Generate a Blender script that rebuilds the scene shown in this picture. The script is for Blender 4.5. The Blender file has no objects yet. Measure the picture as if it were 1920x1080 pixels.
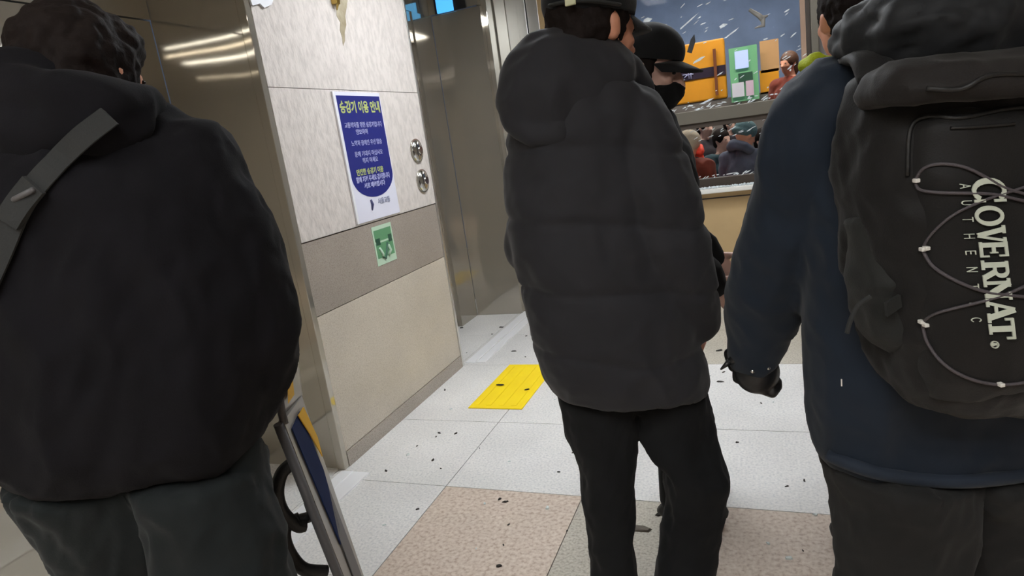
import bpy, bmesh, math, random
import numpy as np
from mathutils import Vector, Matrix, noise
from mathutils.bvhtree import BVHTree

random.seed(7)
SC = bpy.context.scene
COL = SC.collection

# ------------------------------------------------------------------ camera
FPX = 1200.0
CAM = Vector((0, 0, 1.40))
dn = Vector((750, 5240, FPX)).normalized()
upc = -dn
v1 = Vector((461.0, 0, FPX)); v1.y = -(v1.x*upc.x + v1.z*upc.z)/upc.y
Yc = v1.normalized(); Xc = Yc.cross(upc)
if Xc.x < 0: Xc = -Xc
RW = Matrix((Xc, Yc, upc))                       # camera axes (right, down, forward) -> world
cam_d = bpy.data.cameras.new('camera'); cam = bpy.data.objects.new('camera', cam_d); COL.objects.link(cam)
cam_d.sensor_width = 36; cam_d.lens = 36*FPX/1920; cam_d.clip_start = .02
c_r = RW @ Vector((1, 0, 0)); c_u = RW @ Vector((0, -1, 0)); c_b = RW @ Vector((0, 0, -1))
m3 = Matrix((c_r, c_u, c_b)).transposed()
cam.matrix_world = Matrix.Translation(CAM) @ m3.to_4x4()
SC.camera = cam

# ------------------------------------------------------------------ world, exposure
W = bpy.data.worlds.new('world'); SC.world = W; W.use_nodes = True
W.node_tree.nodes['Background'].inputs[0].default_value = (.10, .13, .19, 1)
W.node_tree.nodes['Background'].inputs[1].default_value = .5
SC.view_settings.view_transform = 'Standard'; SC.view_settings.look = 'None'
SC.view_settings.exposure = 0.0; SC.view_settings.gamma = 1

# ------------------------------------------------------------------ placing helpers
HD = Vector((-.3794, .9252, 0)); RD = Vector((.9252, .3794, 0)); UP = Vector((0, 0, 1))
def ray(u, v): return RW @ Vector((u-960, v-540, FPX))
def P(u, v, D):                                   # point seen at (u,v) standing D metres ahead
    r = ray(u, v); return CAM + r*(D/r.dot(HD))
def PY(u, v, y):
    r = ray(u, v); return CAM + r*(y/r.y)
def PF(u, v, z=0):
    r = ray(u, v); return CAM + r*((z-CAM.z)/r.z)
def SDZ(s, D, z): return Vector((RD.x*s+HD.x*D, RD.y*s+HD.y*D, z))

# ------------------------------------------------------------------ materials
def srgb(r, g, b):
    f = lambda c: (c/255/12.92) if c/255 <= .04045 else ((c/255+.055)/1.055)**2.4
    return (f(r), f(g), f(b), 1)
def mat(name, col, rough=.6, metal=0, bump=0, bscale=40, var=0, vscale=6, spec=.5, emit=None, es=1, sheen=0, trans=0, aniso=0, col2=None, bdist=.01, alpha=1, coat=0):
    m = bpy.data.materials.new(name); m.use_nodes = True
    nt = m.node_tree; b = nt.nodes['Principled BSDF']
    b.inputs['Base Color'].default_value = col; b.inputs['Roughness'].default_value = rough
    b.inputs['Metallic'].default_value = metal; b.inputs['Specular IOR Level'].default_value = spec
    b.inputs['Sheen Weight'].default_value = sheen; b.inputs['Transmission Weight'].default_value = trans
    b.inputs['Anisotropic'].default_value = aniso; b.inputs['Alpha'].default_value = alpha
    b.inputs['Coat Weight'].default_value = coat
    if emit: b.inputs['Emission Color'].default_value = emit; b.inputs['Emission Strength'].default_value = es
    tc = nt.nodes.new('ShaderNodeTexCoord')
    if var or col2:
        n = nt.nodes.new('ShaderNodeTexNoise'); n.inputs['Scale'].default_value = vscale; n.inputs['Detail'].default_value = 8
        r = nt.nodes.new('ShaderNodeValToRGB'); nt.links.new(tc.outputs['Object'], n.inputs['Vector']); nt.links.new(n.outputs['Fac'], r.inputs[0])
        r.color_ramp.elements[0].position = .35; r.color_ramp.elements[1].position = .65
        c2 = col2 or tuple(min(1, c*(1+var)) for c in col[:3])+(1,)
        c1 = col if col2 else tuple(c*(1-var) for c in col[:3])+(1,)
        r.color_ramp.elements[0].color = c1; r.color_ramp.elements[1].color = c2
        nt.links.new(r.outputs[0], b.inputs['Base Color'])
    if bump:
        n = nt.nodes.new('ShaderNodeTexNoise'); n.inputs['Scale'].default_value = bscale; n.inputs['Detail'].default_value = 6
        bp = nt.nodes.new('ShaderNodeBump'); bp.inputs['Strength'].default_value = bump; bp.inputs['Distance'].default_value = bdist
        nt.links.new(tc.outputs['Object'], n.inputs['Vector']); nt.links.new(n.outputs['Fac'], bp.inputs['Height']); nt.links.new(bp.outputs[0], b.inputs['Normal'])
    return m
def granite(name, base, dark, light, rough=.35, scale=1.0, bump=.05, spec=.5, dist=.002, patch=None):
    m = bpy.data.materials.new(name); m.use_nodes = True; nt = m.node_tree; b = nt.nodes['Principled BSDF']
    tc = nt.nodes.new('ShaderNodeTexCoord')
    a = nt.nodes.new('ShaderNodeTexNoise'); a.inputs['Scale'].default_value = 170*scale; a.inputs['Detail'].default_value = 5
    c = nt.nodes.new('ShaderNodeTexVoronoi'); c.inputs['Scale'].default_value = 130*scale
    l = nt.nodes.new('ShaderNodeTexNoise'); l.inputs['Scale'].default_value = 2.6; l.inputs['Detail'].default_value = 7
    for n in (a, c, l): nt.links.new(tc.outputs['Object'], n.inputs['Vector'])
    r = nt.nodes.new('ShaderNodeValToRGB'); nt.links.new(a.outputs['Fac'], r.inputs[0])
    e = r.color_ramp.elements; e[0].position = .32; e[0].color = dark; e[1].position = .68; e[1].color = light
    k = e.new(.47); k.color = base
    mx = nt.nodes.new('ShaderNodeMix'); mx.data_type = 'RGBA'; mx.blend_type = 'MULTIPLY'; mx.inputs[0].default_value = .55
    r2 = nt.nodes.new('ShaderNodeValToRGB'); nt.links.new(l.outputs['Fac'], r2.inputs[0]); r2.color_ramp.elements[0].position = .3; r2.color_ramp.elements[0].color = (.74, .74, .74, 1); r2.color_ramp.elements[1].position = .7
    nt.links.new(r.outputs[0], mx.inputs[6]); nt.links.new(r2.outputs[0], mx.inputs[7]); nt.links.new(mx.outputs[2], b.inputs['Base Color'])
    b.inputs['Roughness'].default_value = rough; b.inputs['Specular IOR Level'].default_value = spec
    bp = nt.nodes.new('ShaderNodeBump'); bp.inputs['Strength'].default_value = bump; bp.inputs['Distance'].default_value = dist
    nt.links.new(a.outputs['Fac'], bp.inputs['Height']); nt.links.new(bp.outputs[0], b.inputs['Normal'])
    return m
def hammered(name, base):                          # rough bush-hammered stone with a rusty run below the bracket
    m = bpy.data.materials.new(name); m.use_nodes = True; nt = m.node_tree; b = nt.nodes['Principled BSDF']
    tc = nt.nodes.new('ShaderNodeTexCoord')
    mp = nt.nodes.new('ShaderNodeMapping'); mp.inputs['Rotation'].default_value = (-.6, 0, 0); mp.inputs['Scale'].default_value = (1, 1.7, .8)
    n = nt.nodes.new('ShaderNodeTexNoise'); n.inputs['Scale'].default_value = 26; n.inputs['Detail'].default_value = 5
    nt.links.new(tc.outputs['Object'], mp.inputs[0]); nt.links.new(mp.outputs[0], n.inputs['Vector'])
    bp = nt.nodes.new('ShaderNodeBump'); bp.inputs['Strength'].default_value = .9; bp.inputs['Distance'].default_value = .008
    nt.links.new(n.outputs['Fac'], bp.inputs['Height']); nt.links.new(bp.outputs[0], b.inputs['Normal'])
    r = nt.nodes.new('ShaderNodeValToRGB'); nt.links.new(n.outputs['Fac'], r.inputs[0]); e = r.color_ramp.elements
    e[0].position = .3; e[0].color = tuple(x*.82 for x in base[:3])+(1,); e[1].position = .6; e[1].color = base
    nt.links.new(r.outputs[0], b.inputs['Base Color']); b.inputs['Roughness'].default_value = .85
    return m
def brushed(name, col, rough=.28, wave=.25):
    m = mat(name, col, rough, .7, spec=.4)
    nt = m.node_tree; b = nt.nodes['Principled BSDF']; tc = nt.nodes['Texture Coordinate']
    n = nt.nodes.new('ShaderNodeTexNoise'); n.inputs['Scale'].default_value = 1.3; n.inputs['Detail'].default_value = 1
    mp = nt.nodes.new('ShaderNodeMapping'); mp.inputs['Scale'].default_value = (1, 1, 260)
    n2 = nt.nodes.new('ShaderNodeTexNoise'); n2.inputs['Scale'].default_value = 2; n2.inputs['Detail'].default_value = 3
    bp = nt.nodes.new('ShaderNodeBump'); bp.inputs['Strength'].default_value = wave; bp.inputs['Distance'].default_value = .1
    bp2 = nt.nodes.new('ShaderNodeBump'); bp2.inputs['Strength'].default_value = .02; bp2.inputs['Distance'].default_value = .002
    nt.links.new(tc.outputs['Object'], n.inputs['Vector']); nt.links.new(n.outputs['Fac'], bp.inputs['Height'])
    nt.links.new(tc.outputs['Object'], mp.inputs[0]); nt.links.new(mp.outputs[0], n2.inputs['Vector']); nt.links.new(n2.outputs['Fac'], bp2.inputs['Height'])
    nt.links.new(bp.outputs[0], b.inputs['Normal'])
    rr = nt.nodes.new('ShaderNodeMapRange'); rr.inputs['To Min'].default_value = rough*.8; rr.inputs['To Max'].default_value = rough*1.25
    nt.links.new(n2.outputs['Fac'], rr.inputs['Value']); nt.links.new(rr.outputs[0], b.inputs['Roughness'])
    return m
def cloth(name, col, rough=.8, weave=.25, sheen=.15, var=.15):
    return mat(name, col, rough, bump=weave, bscale=450, bdist=.001, var=var, vscale=9, spec=.18, sheen=sheen)

M = {}
M['steel'] = brushed('brushed_steel', srgb(188, 182, 170), .045, .05)
M['steel_dark'] = brushed('dark_brushed_steel', srgb(178, 172, 161), .05, .06)
M['trim_steel'] = mat('bright_trim_steel', srgb(225, 225, 222), .35, 1)
M['sill'] = mat('satin_threshold_painted_shine', srgb(246, 247, 250), .4, .2, bump=.1, bscale=90, bdist=.001)  # near-white colour stands in for light reflected by the steel plates
M['chrome'] = mat('chrome', srgb(215, 215, 215), .12, 1)
M['stone_rough'] = hammered('bush_hammered_granite', srgb(212, 204, 198))
M['stone_band'] = granite('honed_grey_granite', srgb(160, 150, 140), srgb(142, 132, 122), srgb(172, 163, 153), .4)
M['stone_low'] = granite('beige_granite', srgb(206, 196, 180), srgb(188, 177, 162), srgb(216, 207, 194), .45)
M['stone_base'] = granite('skirting_granite', srgb(176, 166, 154), srgb(146, 138, 128), srgb(190, 182, 170), .45)
M['tile_grey'] = granite('pale_grey_granite_tile', srgb(228, 227, 225), srgb(208, 208, 210), srgb(242, 240, 238), .33, .6)
M['tile_pink'] = granite('pinkish_granite_tile', srgb(208, 190, 174), srgb(180, 158, 142), srgb(224, 210, 196), .5, .4)
M['tile_tan'] = granite('tan_granite_tile', srgb(176, 152, 128), srgb(150, 128, 106), srgb(196, 176, 156), .4, .6)
M['tile_beige'] = granite('beige_granite_tile', srgb(190, 184, 170), srgb(160, 152, 140), srgb(210, 204, 192), .4, .6)
M['grout'] = mat('grout', srgb(92, 88, 84), .9, bump=.2, bscale=200)
M['yellow'] = mat('tactile_yellow', srgb(255, 222, 20), .5, bump=.2, bscale=120, bdist=.002, var=.04)
M['black_stuff'] = mat('black_rubber', srgb(26, 25, 25), .5, bump=.2, bscale=90)
M['ceiling'] = mat('ceiling_panel', srgb(190, 188, 184), .8, bump=.1)
M['wall_plain'] = mat('painted_wall', srgb(176, 168, 156), .7, bump=.15, bscale=60, var=.05)
M['wall_grey'] = mat('greyish_wall', srgb(118, 112, 108), .6, bump=.1, bscale=60, var=.06)
M['dado'] = mat('tan_laminate', srgb(196, 168, 124), .45, bump=.06, bscale=30, var=.04)
M['ledge'] = mat('white_ledge', srgb(236, 234, 228), .4, bump=.15, bscale=60)
M['frame'] = mat('window_aluminium', srgb(118, 113, 102), .45, .5, bump=.05)
M['frame_dark'] = mat('dark_window_bead', srgb(70, 60, 52), .5, .2)
M['glass'] = mat('window_glass', (1, 1, 1, 1), .0, 0, trans=1, spec=.5)
M['glass'].node_tree.nodes['Principled BSDF'].inputs['IOR'].default_value = 1.1
M['crumb'] = mat('broken_glass_crumbs', srgb(228, 236, 240), .12, 0, spec=.9, bump=.4, bscale=60, coat=.6)
M['skin'] = mat('skin', srgb(224, 158, 128), .5, bump=.08, bscale=260, bdist=.001, var=.05, vscale=20)
M['skin_pale'] = mat('pale_skin', srgb(214, 174, 158), .5, bump=.08, bscale=260, bdist=.001, var=.05, vscale=20)
M['hair'] = mat('black_hair', srgb(30, 23, 21), .75, bump=.5, bscale=160, bdist=.003, spec=.15)
M['eye'] = mat('eye', srgb(40, 30, 26), .2)
M['puffer'] = cloth('charcoal_nylon', srgb(46, 46, 50), .75, .12, .1, .08)
M['trouser_black'] = cloth('black_trouser_cloth', srgb(26, 27, 29), .9, .3, .03)
M['fleece'] = cloth('black_jacket_cloth', srgb(20, 19, 23), .95, .5, .02)
M['trouser_dark'] = cloth('dark_green_grey_trouser_cloth', srgb(31, 35, 36), .9, .3, .05)
M['strap'] = cloth('grey_webbing', srgb(52, 53, 53), .8, .6, .1)
M['navy'] = cloth('navy_shell_fabric', srgb(28, 37, 49), .7, .15, .1, .1)
M['hem'] = cloth('grey_hem_tape', srgb(38, 46, 58), .7, .15, .1, .1)
M['trouser_olive'] = cloth('dark_olive_trouser_cloth', srgb(38, 38, 38), .9, .3, .05)
M['hood'] = cloth('black_hood_nylon', srgb(31, 32, 34), .6, .15, .1)
M['pack'] = cloth('black_pack_nylon', srgb(27, 26, 26), .6, .4, .1)
M['pack_flap'] = cloth('dark_brown_pack_panel', srgb(33, 30, 29), .65, .4, .1)
M['mesh_pocket'] = cloth('grey_green_pack_pocket', srgb(38, 39, 38), .7, .5, .1)
M['cord'] = mat('dark_grey_elastic_cord', srgb(78, 72, 76), .6, bump=.3, bscale=400)
M['toggle'] = mat('reflective_toggle', srgb(225, 222, 216), .3)
M['print'] = mat('pale_green_white_print', srgb(198, 204, 190), .6, bump=.1, bscale=200)
M['cap'] = cloth('black_cap_cotton', srgb(28, 29, 31), .8, .3, .1)
M['buckle'] = mat('cream_buckle', srgb(205, 205, 168), .35)
M['mask'] = cloth('black_face_mask', srgb(24, 24, 25), .8, .2, .05)
M['lime'] = mat('lime_high_visibility_fabric', srgb(190, 205, 40), .7, bump=.3, bscale=200, var=.05)
M['glove'] = mat('black_glove_leather', srgb(28, 28, 30), .35, bump=.3, bscale=90, bdist=.002)
M['teal'] = mat('teal_knit', srgb(96, 128, 134), .9, bump=.8, bscale=140, bdist=.004, var=.15, vscale=40)
M['grey_puff'] = cloth('slate_grey_quilt', srgb(92, 98, 116), .75, .3, .1)
M['coat_red'] = cloth('red_brown_coat', srgb(128, 62, 50), .8, .3, .1)
M['cream'] = mat('cream_wool', srgb(196, 182, 160), .9, bump=.6, bscale=90, bdist=.005)
M['orange'] = mat('orange_red_scarf', srgb(255, 84, 62), .7, bump=.2, bscale=100)
M['dark_coat'] = cloth('dark_coat', srgb(50, 46, 52), .85, .3, .1)
M['teal_coat'] = cloth('dark_teal_coat', srgb(40, 62, 70), .85, .3, .1)
M['paper'] = mat('white_paper', srgb(222, 222, 236), .5, bump=.03)
M['poster_blue'] = mat('poster_blue_print', srgb(34, 40, 120), .4)
M['poster_yellow'] = mat('poster_yellow_green_print', srgb(178, 188, 112), .5)
M['poster_white'] = mat('poster_lavender_print', srgb(176, 178, 220), .5)
M['poster_grey'] = mat('poster_grey_print', srgb(150, 154, 178), .5)
M['poster_dark'] = mat('poster_dark_mark', srgb(66, 68, 110), .5)
M['green'] = mat('sticker_green', srgb(96, 150, 108), .5)
M['green_pale'] = mat('sticker_pale_green', srgb(188, 214, 190), .5)
M['green_dark'] = mat('sticker_dark_green', srgb(44, 84, 66), .5)
M['brass'] = mat('brass', srgb(190, 160, 90), .3, 1)
M['rust'] = mat('brown_run_stain', srgb(146, 134, 108), .8, bump=.4, bscale=60, col2=srgb(178, 168, 144), vscale=14)
M['tape'] = mat('torn_white_tape', srgb(230, 230, 235), .4)
M['sign_white'] = mat('translucent_sign_board', srgb(150, 146, 140), .35, bump=.05, spec=.3)
M['sign_grey'] = mat('sign_grey_plastic', srgb(98, 96, 97), .5, spec=.3)
M['sign_navy'] = mat('sign_navy_print', srgb(30, 42, 78), .7, spec=.05)
M['sign_yellow'] = mat('sign_yellow_print', srgb(222, 172, 60), .6, spec=.1)
M['chip'] = mat('dark_debris', srgb(46, 42, 38), .7, bump=.5, bscale=80)
M['shard'] = mat('clear_glass_shard', srgb(225, 235, 235), .08, spec=.8, coat=1)
M['leaf'] = mat('grey_brown_leaf', srgb(96, 88, 78), .7, bump=.4, bscale=60)

# ------------------------------------------------------------------ object helpers
def link(name, me, m=None, parent=None):
    o = bpy.data.objects.new(name, me); COL.objects.link(o)
    if m:
        for k in (m if isinstance(m, (list, tuple)) else [m]): me.materials.append(k)
    if parent: o.parent = parent
    return o
def tag(o, label=None, cat=None, group=None, kind=None):
    if label: o['label'] = label
    if cat: o['category'] = cat
    if group: o['group'] = group
    if kind: o['kind'] = kind
    return o
def empty(name, loc, label, cat, group=None):
    o = bpy.data.objects.new(name, None); COL.objects.link(o); o.location = loc; o.empty_display_size = .05
    return tag(o, label, cat, group)
class MB:
    def __init__(s): s.bm = bmesh.new()
    def box(s, a, b, mi=0, R=None, bev=0):
        a, b = Vector(a), Vector(b); c = (a+b)/2; d = b-a
        t = bmesh.new(); bmesh.ops.create_cube(t, size=1)
        for v in t.verts: v.co = Vector((v.co.x*abs(d.x), v.co.y*abs(d.y), v.co.z*abs(d.z)))
        if bev: bmesh.ops.bevel(t, geom=t.edges[:], offset=bev, segments=2, affect='EDGES', profile=.5)
        for v in t.verts: v.co = (R @ v.co if R else v.co) + c
        for f in t.faces: f.material_index = mi
        s._add(t); return s
    def _add(s, t, smooth=False):
        me = bpy.data.meshes.new('t'); t.to_mesh(me); t.free()
        n = len(s.bm.faces); s.bm.from_mesh(me); bpy.data.meshes.remove(me)
        if smooth:
            s.bm.faces.ensure_lookup_table()
            for f in s.bm.faces[n:]: f.smooth = True
        return s
    def ell(s, c, r, R=None, sub=3, mi=0):
        t = bmesh.new(); bmesh.ops.create_icosphere(t, subdivisions=sub, radius=1)
        if isinstance(r, (int, float)): r = (r, r, r)
        for v in t.verts:
            q = Vector((v.co.x*r[0], v.co.y*r[1], v.co.z*r[2])); v.co = (R @ q if R else q)+Vector(c)
        for f in t.faces: f.material_index = mi
        return s._add(t, True)
    def rings(s, rs, cap=True, mi=0, smooth=True):
        vs = [[s.bm.verts.new(p) for p in r] for r in rs]; n = len(rs[0])
        for a, b in zip(vs, vs[1:]):
            for i in range(n):
                f = s.bm.faces.new((a[i], a[(i+1) % n], b[(i+1) % n], b[i])); f.smooth = smooth; f.material_index = mi
        if cap:
            for e in (vs[0][::-1], vs[-1]):
                f = s.bm.faces.new(e); f.material_index = mi
        return s
    def tube(s, pts, rad, n=12, mi=0, flat=1.0, nrm=None):
        pts = [Vector(p) for p in pts]
        if not isinstance(rad, (list, tuple)): rad = [rad]*len(pts)
        rs = []; ref = nrm
        for i, p in enumerate(pts):
            t = (pts[min(i+1, len(pts)-1)]-pts[max(i-1, 0)]).normalized()
            if ref is None: ref = Vector((0, 0, 1)) if abs(t.z) < .9 else Vector((1, 0, 0))
            a = (ref - t*ref.dot(t)).normalized(); b = t.cross(a); ref = a
            rs.append([p+(a*math.cos(k*2*math.pi/n)*flat+b*math.sin(k*2*math.pi/n))*rad[i] for k in range(n)])
        return s.rings(rs, mi=mi)
    def limb(s, pts, rad):                         # tapered chain with round joints (for remeshing)
        for p, r in zip(pts, rad): s.ell(p, r*.995, sub=2)
        for i in range(len(pts)-1):
            a, b = Vector(pts[i]), Vector(pts[i+1])
            s.tube([a, (a+b)/2, b], [rad[i], (rad[i]+rad[i+1])/2, rad[i+1]], n=16)
        return s
    def build(s, name, m, parent=None, fix=True):
        me = bpy.data.meshes.new(name)
        if fix: bmesh.ops.recalc_face_normals(s.bm, faces=s.bm.faces[:])
        s.bm.to_mesh(me); s.bm.free(); return link(name, me, m, parent)
def remesh(mb, name, m, parent=None, voxel=.008, smooth=6, disp=None, fac=.5):
    o = mb.build(name, m, parent)
    a = o.modifiers.new('r', 'REMESH'); a.mode = 'VOXEL'; a.voxel_size = voxel; a.use_smooth_shade = True
    if smooth: b = o.modifiers.new('s', 'SMOOTH'); b.iterations = smooth; b.factor = fac
    dg = bpy.context.evaluated_depsgraph_get(); dg.update()
    me = bpy.data.meshes.new_from_object(o.evaluated_get(dg)); o.modifiers.clear(); old = o.data; o.data = me; bpy.data.meshes.remove(old)
    me.name = name
    if disp:
        nv = [v.normal.copy() for v in me.vertices]
        for v, n in zip(me.vertices, nv): v.co = v.co + n*disp(v.co, n)
        me.update()
    for p in me.polygons: p.use_smooth = True
    if not me.materials: me.materials.append(m)
    return o
def ringp(PL, PR, thick, n=40, ex=2.4, back=None, skew=0):
    """superellipse ring whose left and right extremes are PL and PR"""
    c = (PL+PR)/2; a = (PR-PL)/2; b = Vector((-a.y, a.x, 0)).normalized()
    out = []
    for k in range(n):
        t = 2*math.pi*k/n; ct, st = math.cos(t), math.sin(t)
        q = lambda x: math.copysign(abs(x)**(2/ex), x)
        th = thick if st > 0 else (back or thick)
        out.append(c + a*q(ct) + b*th*q(st))
    return out
def curve(pts, n=8):                               # catmull-rom through points
    pts = [Vector(p) for p in pts]; q = [2*pts[0]-pts[1]]+pts+[2*pts[-1]-pts[-2]]; out = []
    for i in range(1, len(q)-2):
        for k in range(n):
            t = k/n; a, b, c, d = q[i-1:i+3]
            out.append(.5*((2*b)+(c-a)*t+(2*a-5*b+4*c-d)*t*t+(3*b-a-3*c+d)*t**3))
    out.append(pts[-1]); return out
def fold(co, s=6, sx=1.0, sz=.45, seed=0, rot=0):
    c, sn = math.cos(rot), math.sin(rot)
    x, z = co.x*c-co.z*sn, co.x*sn+co.z*c
    v = Vector((x*s*sx+seed, co.y*s*sx, z*s*sz))
    n = noise.noise(v) + .5*noise.noise(v*2.1+Vector((3, 1, 7)))
    return 1-abs(n)*2.2
def struct(o): return tag(o, kind='structure')
def bx(name, a, b, m, bev=0): return struct(MB().box(a, b, bev=bev).build(name, m))

# ================================================================== SETTING
XW = -1.907; XD = -2.32; YW = 5.3; CZ = 2.75
# floor of granite tiles with thin joints
f = MB(); f.box((-2.6, -3.2, -.1), (3.2, YW+.1, -.004), 0)
xj = [-2.60, -1.94, -1.33, -.72, .19, .50, 1.11, 1.72, 2.33, 3.2]; yj = [-3.2, -2.6, -2, -1.4, -.8, -.25, .35, .96, 1.57, 2.18, 2.80, 3.62, 4.24, 4.8, YW+.05]
xj_far = xj; xj_near = [-2.60, -1.94, -1.33, -.72, -.28, .33, .94, 1.55, 2.16, 3.2]
for j in range(len(yj)-1):
    xj = xj_near if yj[j] < 2.1 else xj_far
    for i in range(len(xj)-1):
        k = 1
        if yj[j] < 2.1: k = 2
        if xj[i+1] <= -1.32: k = 1
        if abs(xj[i]+.72) < .01 and yj[j] < 2.1: k = 4
        if yj[j] > 3.6 and xj[i] > -.8: k = 4
        if yj[j] > 3.6 and xj[i] > -.2 : k = 3
        if yj[j] > 4.2 and xj[i] > -.8: k = 4
        f.box((xj[i]+.0018, yj[j]+.0018, -.02), (xj[i+1]-.0018, yj[j+1]-.0018, 0), k)
struct(f.build('floor', [M['grout'], M['tile_grey'], M['tile_pink'], M['tile_tan'], M['tile_beige']]))
bx('ceiling', (-3.4, -3.2, CZ), (3.2, YW+.1, CZ+.1), M['ceiling'])
bx('wall_right', (3.1, -3.2, 0), (3.2, YW, CZ), M['wall_plain'])
bx('wall_back', (-2.6, -3.3, 0), (3.1, -3.2, CZ), M['wall_plain'])

# stone pier between the two lifts
p = MB(); g = .004
for (z0, z1, mi, o) in ((0, .075, 3, .006), (.079, .748, 2, 0), (.752, 1.088, 1, 0), (1.094, 1.7605, 0, .004), (1.7635, CZ, 0, .004)):
    p.box((XW-.3, 2.285, z0), (XW+o, 3.59, z1), mi)
p.box((XW-.35, 2.29, 0), (XW-.012, 3.585, CZ), 1)
struct(p.build('wall_left', [M['stone_rough'], M['stone_band'], M['stone_low'], M['stone_base']]))
# steel return of the near lift and its portal edge, steel edge of the far one
t = MB(); t.box((-2.43, 2.262, 0), (XW-.001, 2.284, CZ)); struct(t.build('trim_1', M['steel']))
t = MB(); t.box((XW-.04, 2.250, 0), (XW+.004, 2.283, CZ), bev=.003); struct(t.build('trim_2', M['steel']))
t = MB(); t.box((XW-.42, 3.592, 0), (XW+.008, 3.612, CZ), bev=.003); struct(t.build('trim_3', M['trim_steel']))
# near lift doors (steel, in the recess left of the pier)
d = MB(); d.box((-2.50, .95, .01), (-2.435, 1.60, 2.12)); d.box((-2.50, 1.604, .01), (-2.432, 2.258, 2.12)); d.box((-2.5, -3.2, 0), (-2.43, .945, CZ)); d.box((-2.5, .95, 2.125), (-2.425, 2.258, CZ))
struct(d.build('door_1', M['steel']))
# far lift: door leaves, return and lintel
d = MB(); d.box((XD-.08, 3.61, .01), (XD-.03, 4.2, 2.2)); d.box((XD-.08, 4.204, .01), (XD-.03, 4.49, 2.2))
d.box((XD-.08, 4.49, 0), (XD, 4.80, 2.42)); d.box((XD-.08, 3.61, 2.2), (XD-.01, 4.49, 2.42))
struct(d.build('door_2', M['steel_dark']))
t = MB(); t.box((XD+.004, 4.80, 0), (XW, 4.86, 2.42)); struct(t.build('trim_4', M['steel_dark']))
t = MB(); t.box((XD-.08, 3.61, 2.64), (XW-.01, 4.80, 2.70)); t.box((XD-.08, 4.802, 2.43), (XW-.01, 4.86, CZ)); t.box((XD-.09, 3.61, 2.425), (XD-.012, 4.80, 2.66)); struct(t.build('trim_5', M['steel']))
t = MB(); t.box((XW-.05, 4.862, 0), (XW+.03, YW, CZ), bev=.004); struct(t.build('trim_6', M['steel']))
# steel thresholds, their reflected light painted in as near-white
t = MB(); t.box((XW-.005, .9, 0), (-1.76, 2.235, .006)); t.box((XW+.05, .9, .006), (XW+.06, 2.235, .009)); struct(t.build('trim_7', M['sill']))
t = MB(); t.box((XW-.005, 3.66, 0), (-1.845, 4.85, .006)); t.box((-1.83, 3.66, 0), (-1.77, 4.85, .006)); struct(t.build('trim_8', M['sill']))
# tactile tile
t = MB(); t.box((-1.575, 2.955, 0), (-1.255, 3.612, .006), bev=.002)
for i in range(4): t.box((-1.555+i*.075, 2.99, .006), (-1.525+i*.075, 3.58, .0085), bev=.001)
tag(t.build('tactile_paving_tile', M['yellow']), 'bright yellow tactile paving tile on the pale floor beside the stone pier', 'paving tile')

# window wall
bx('wall_front', (-1.35, YW, .12), (.40, YW+.1, .795), M['dado'])
bx('trim_9', (-1.35, YW-.006, .742), (.40, YW, .752), M['frame_dark'])
bx('baseboard_front', (-1.9, YW-.01, 0), (3.1, YW+.1, .12), M['black_stuff'])
bx('trim_10', (-1.35, YW-.10, .795), (.37, YW+.1, .832), M['ledge'], .006)
bx('wall_front_right', (.42, YW, .12), (3.1, YW+.1, CZ), M['wall_grey'])
bx('trim_11', (-1.60, YW-.03, .12), (-1.35, YW+.1, CZ), M['dado'])
t = MB(); t.box((XW+.03, YW-.02, .12), (-1.78, YW+.1, CZ), bev=.004); t.box((-1.775, YW-.05, .12), (-1.70, YW+.1, CZ), bev=.004); t.box((-1.695, YW-.03, .12), (-1.60, YW+.1, CZ), bev=.004)
struct(t.build('trim_12', M['trim_steel']))
w = struct(MB().box((-1.35, YW-.03, 1.338), (.37, YW+.07, 1.434), bev=.004).box((.372, YW-.05, .832), (.42, YW+.08, CZ), bev=.004)
    .box((-1.35, YW-.02, 2.62), (.37, YW+.07, CZ)).build('window_1', M['frame']))
MB().box((-1.35, YW-.012, .834), (.37, YW+.06, .905), bev=.003).box((-1.35, YW-.01, 1.30), (.37, YW+.05, 1.337)).box((.345, YW-.01, .905), (.371, YW+.05, 2.62)).build('glazing_bead', M['frame_dark'], w)
MB().box((-1.35, YW+.02, 1.434), (.345, YW+.026, 2.62)).build('upper_pane', M['glass'], w)
MB().box((-1.35, YW+.02, .905), (.345, YW+.026, 1.30)).build('lower_pane', M['glass'], w)
# crazed glass still clinging to the pane and lying on the rail
sh = MB(); rnd = random.Random(3)
def shard(mb, c, L, wd, ang, th=.004):
    pts = []; k = 5
    for i in range(k):
        a = i*2*math.pi/k+rnd.uniform(-.3, .3); rr = rnd.uniform(.6, 1)
        x, z = math.cos(a)*L*rr, math.sin(a)*wd*rr
        pts.append(Vector((x*math.cos(ang)-z*math.sin(ang), 0, x*math.sin(ang)+z*math.cos(ang))))
    tl = rnd.uniform(-.5, .5)
    rs = [[c+q+Vector((0, -th+q.x*tl*.3, 0)) for q in pts], [c+q+Vector((0, 0+q.x*tl*.3, 0)) for q in pts]]
    mb.rings(rs, smooth=False)
for i in range(70):
    x = rnd.uniform(-.8, .34); z = 1.5+abs(rnd.gauss(.45, .3))
    shard(sh, Vector((x, YW+.018, z)), rnd.uniform(.008, .035), rnd.uniform(.003, .007), .45+rnd.uniform(-.25, .25))
for i in range(50):
    shard(sh, Vector((rnd.uniform(-.72, .3), YW-.02+rnd.uniform(-.012, .02), 1.437+rnd.uniform(0, .04))), rnd.uniform(.01, .035), rnd.uniform(.003, .008), rnd.uniform(-.2, .8))
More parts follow.
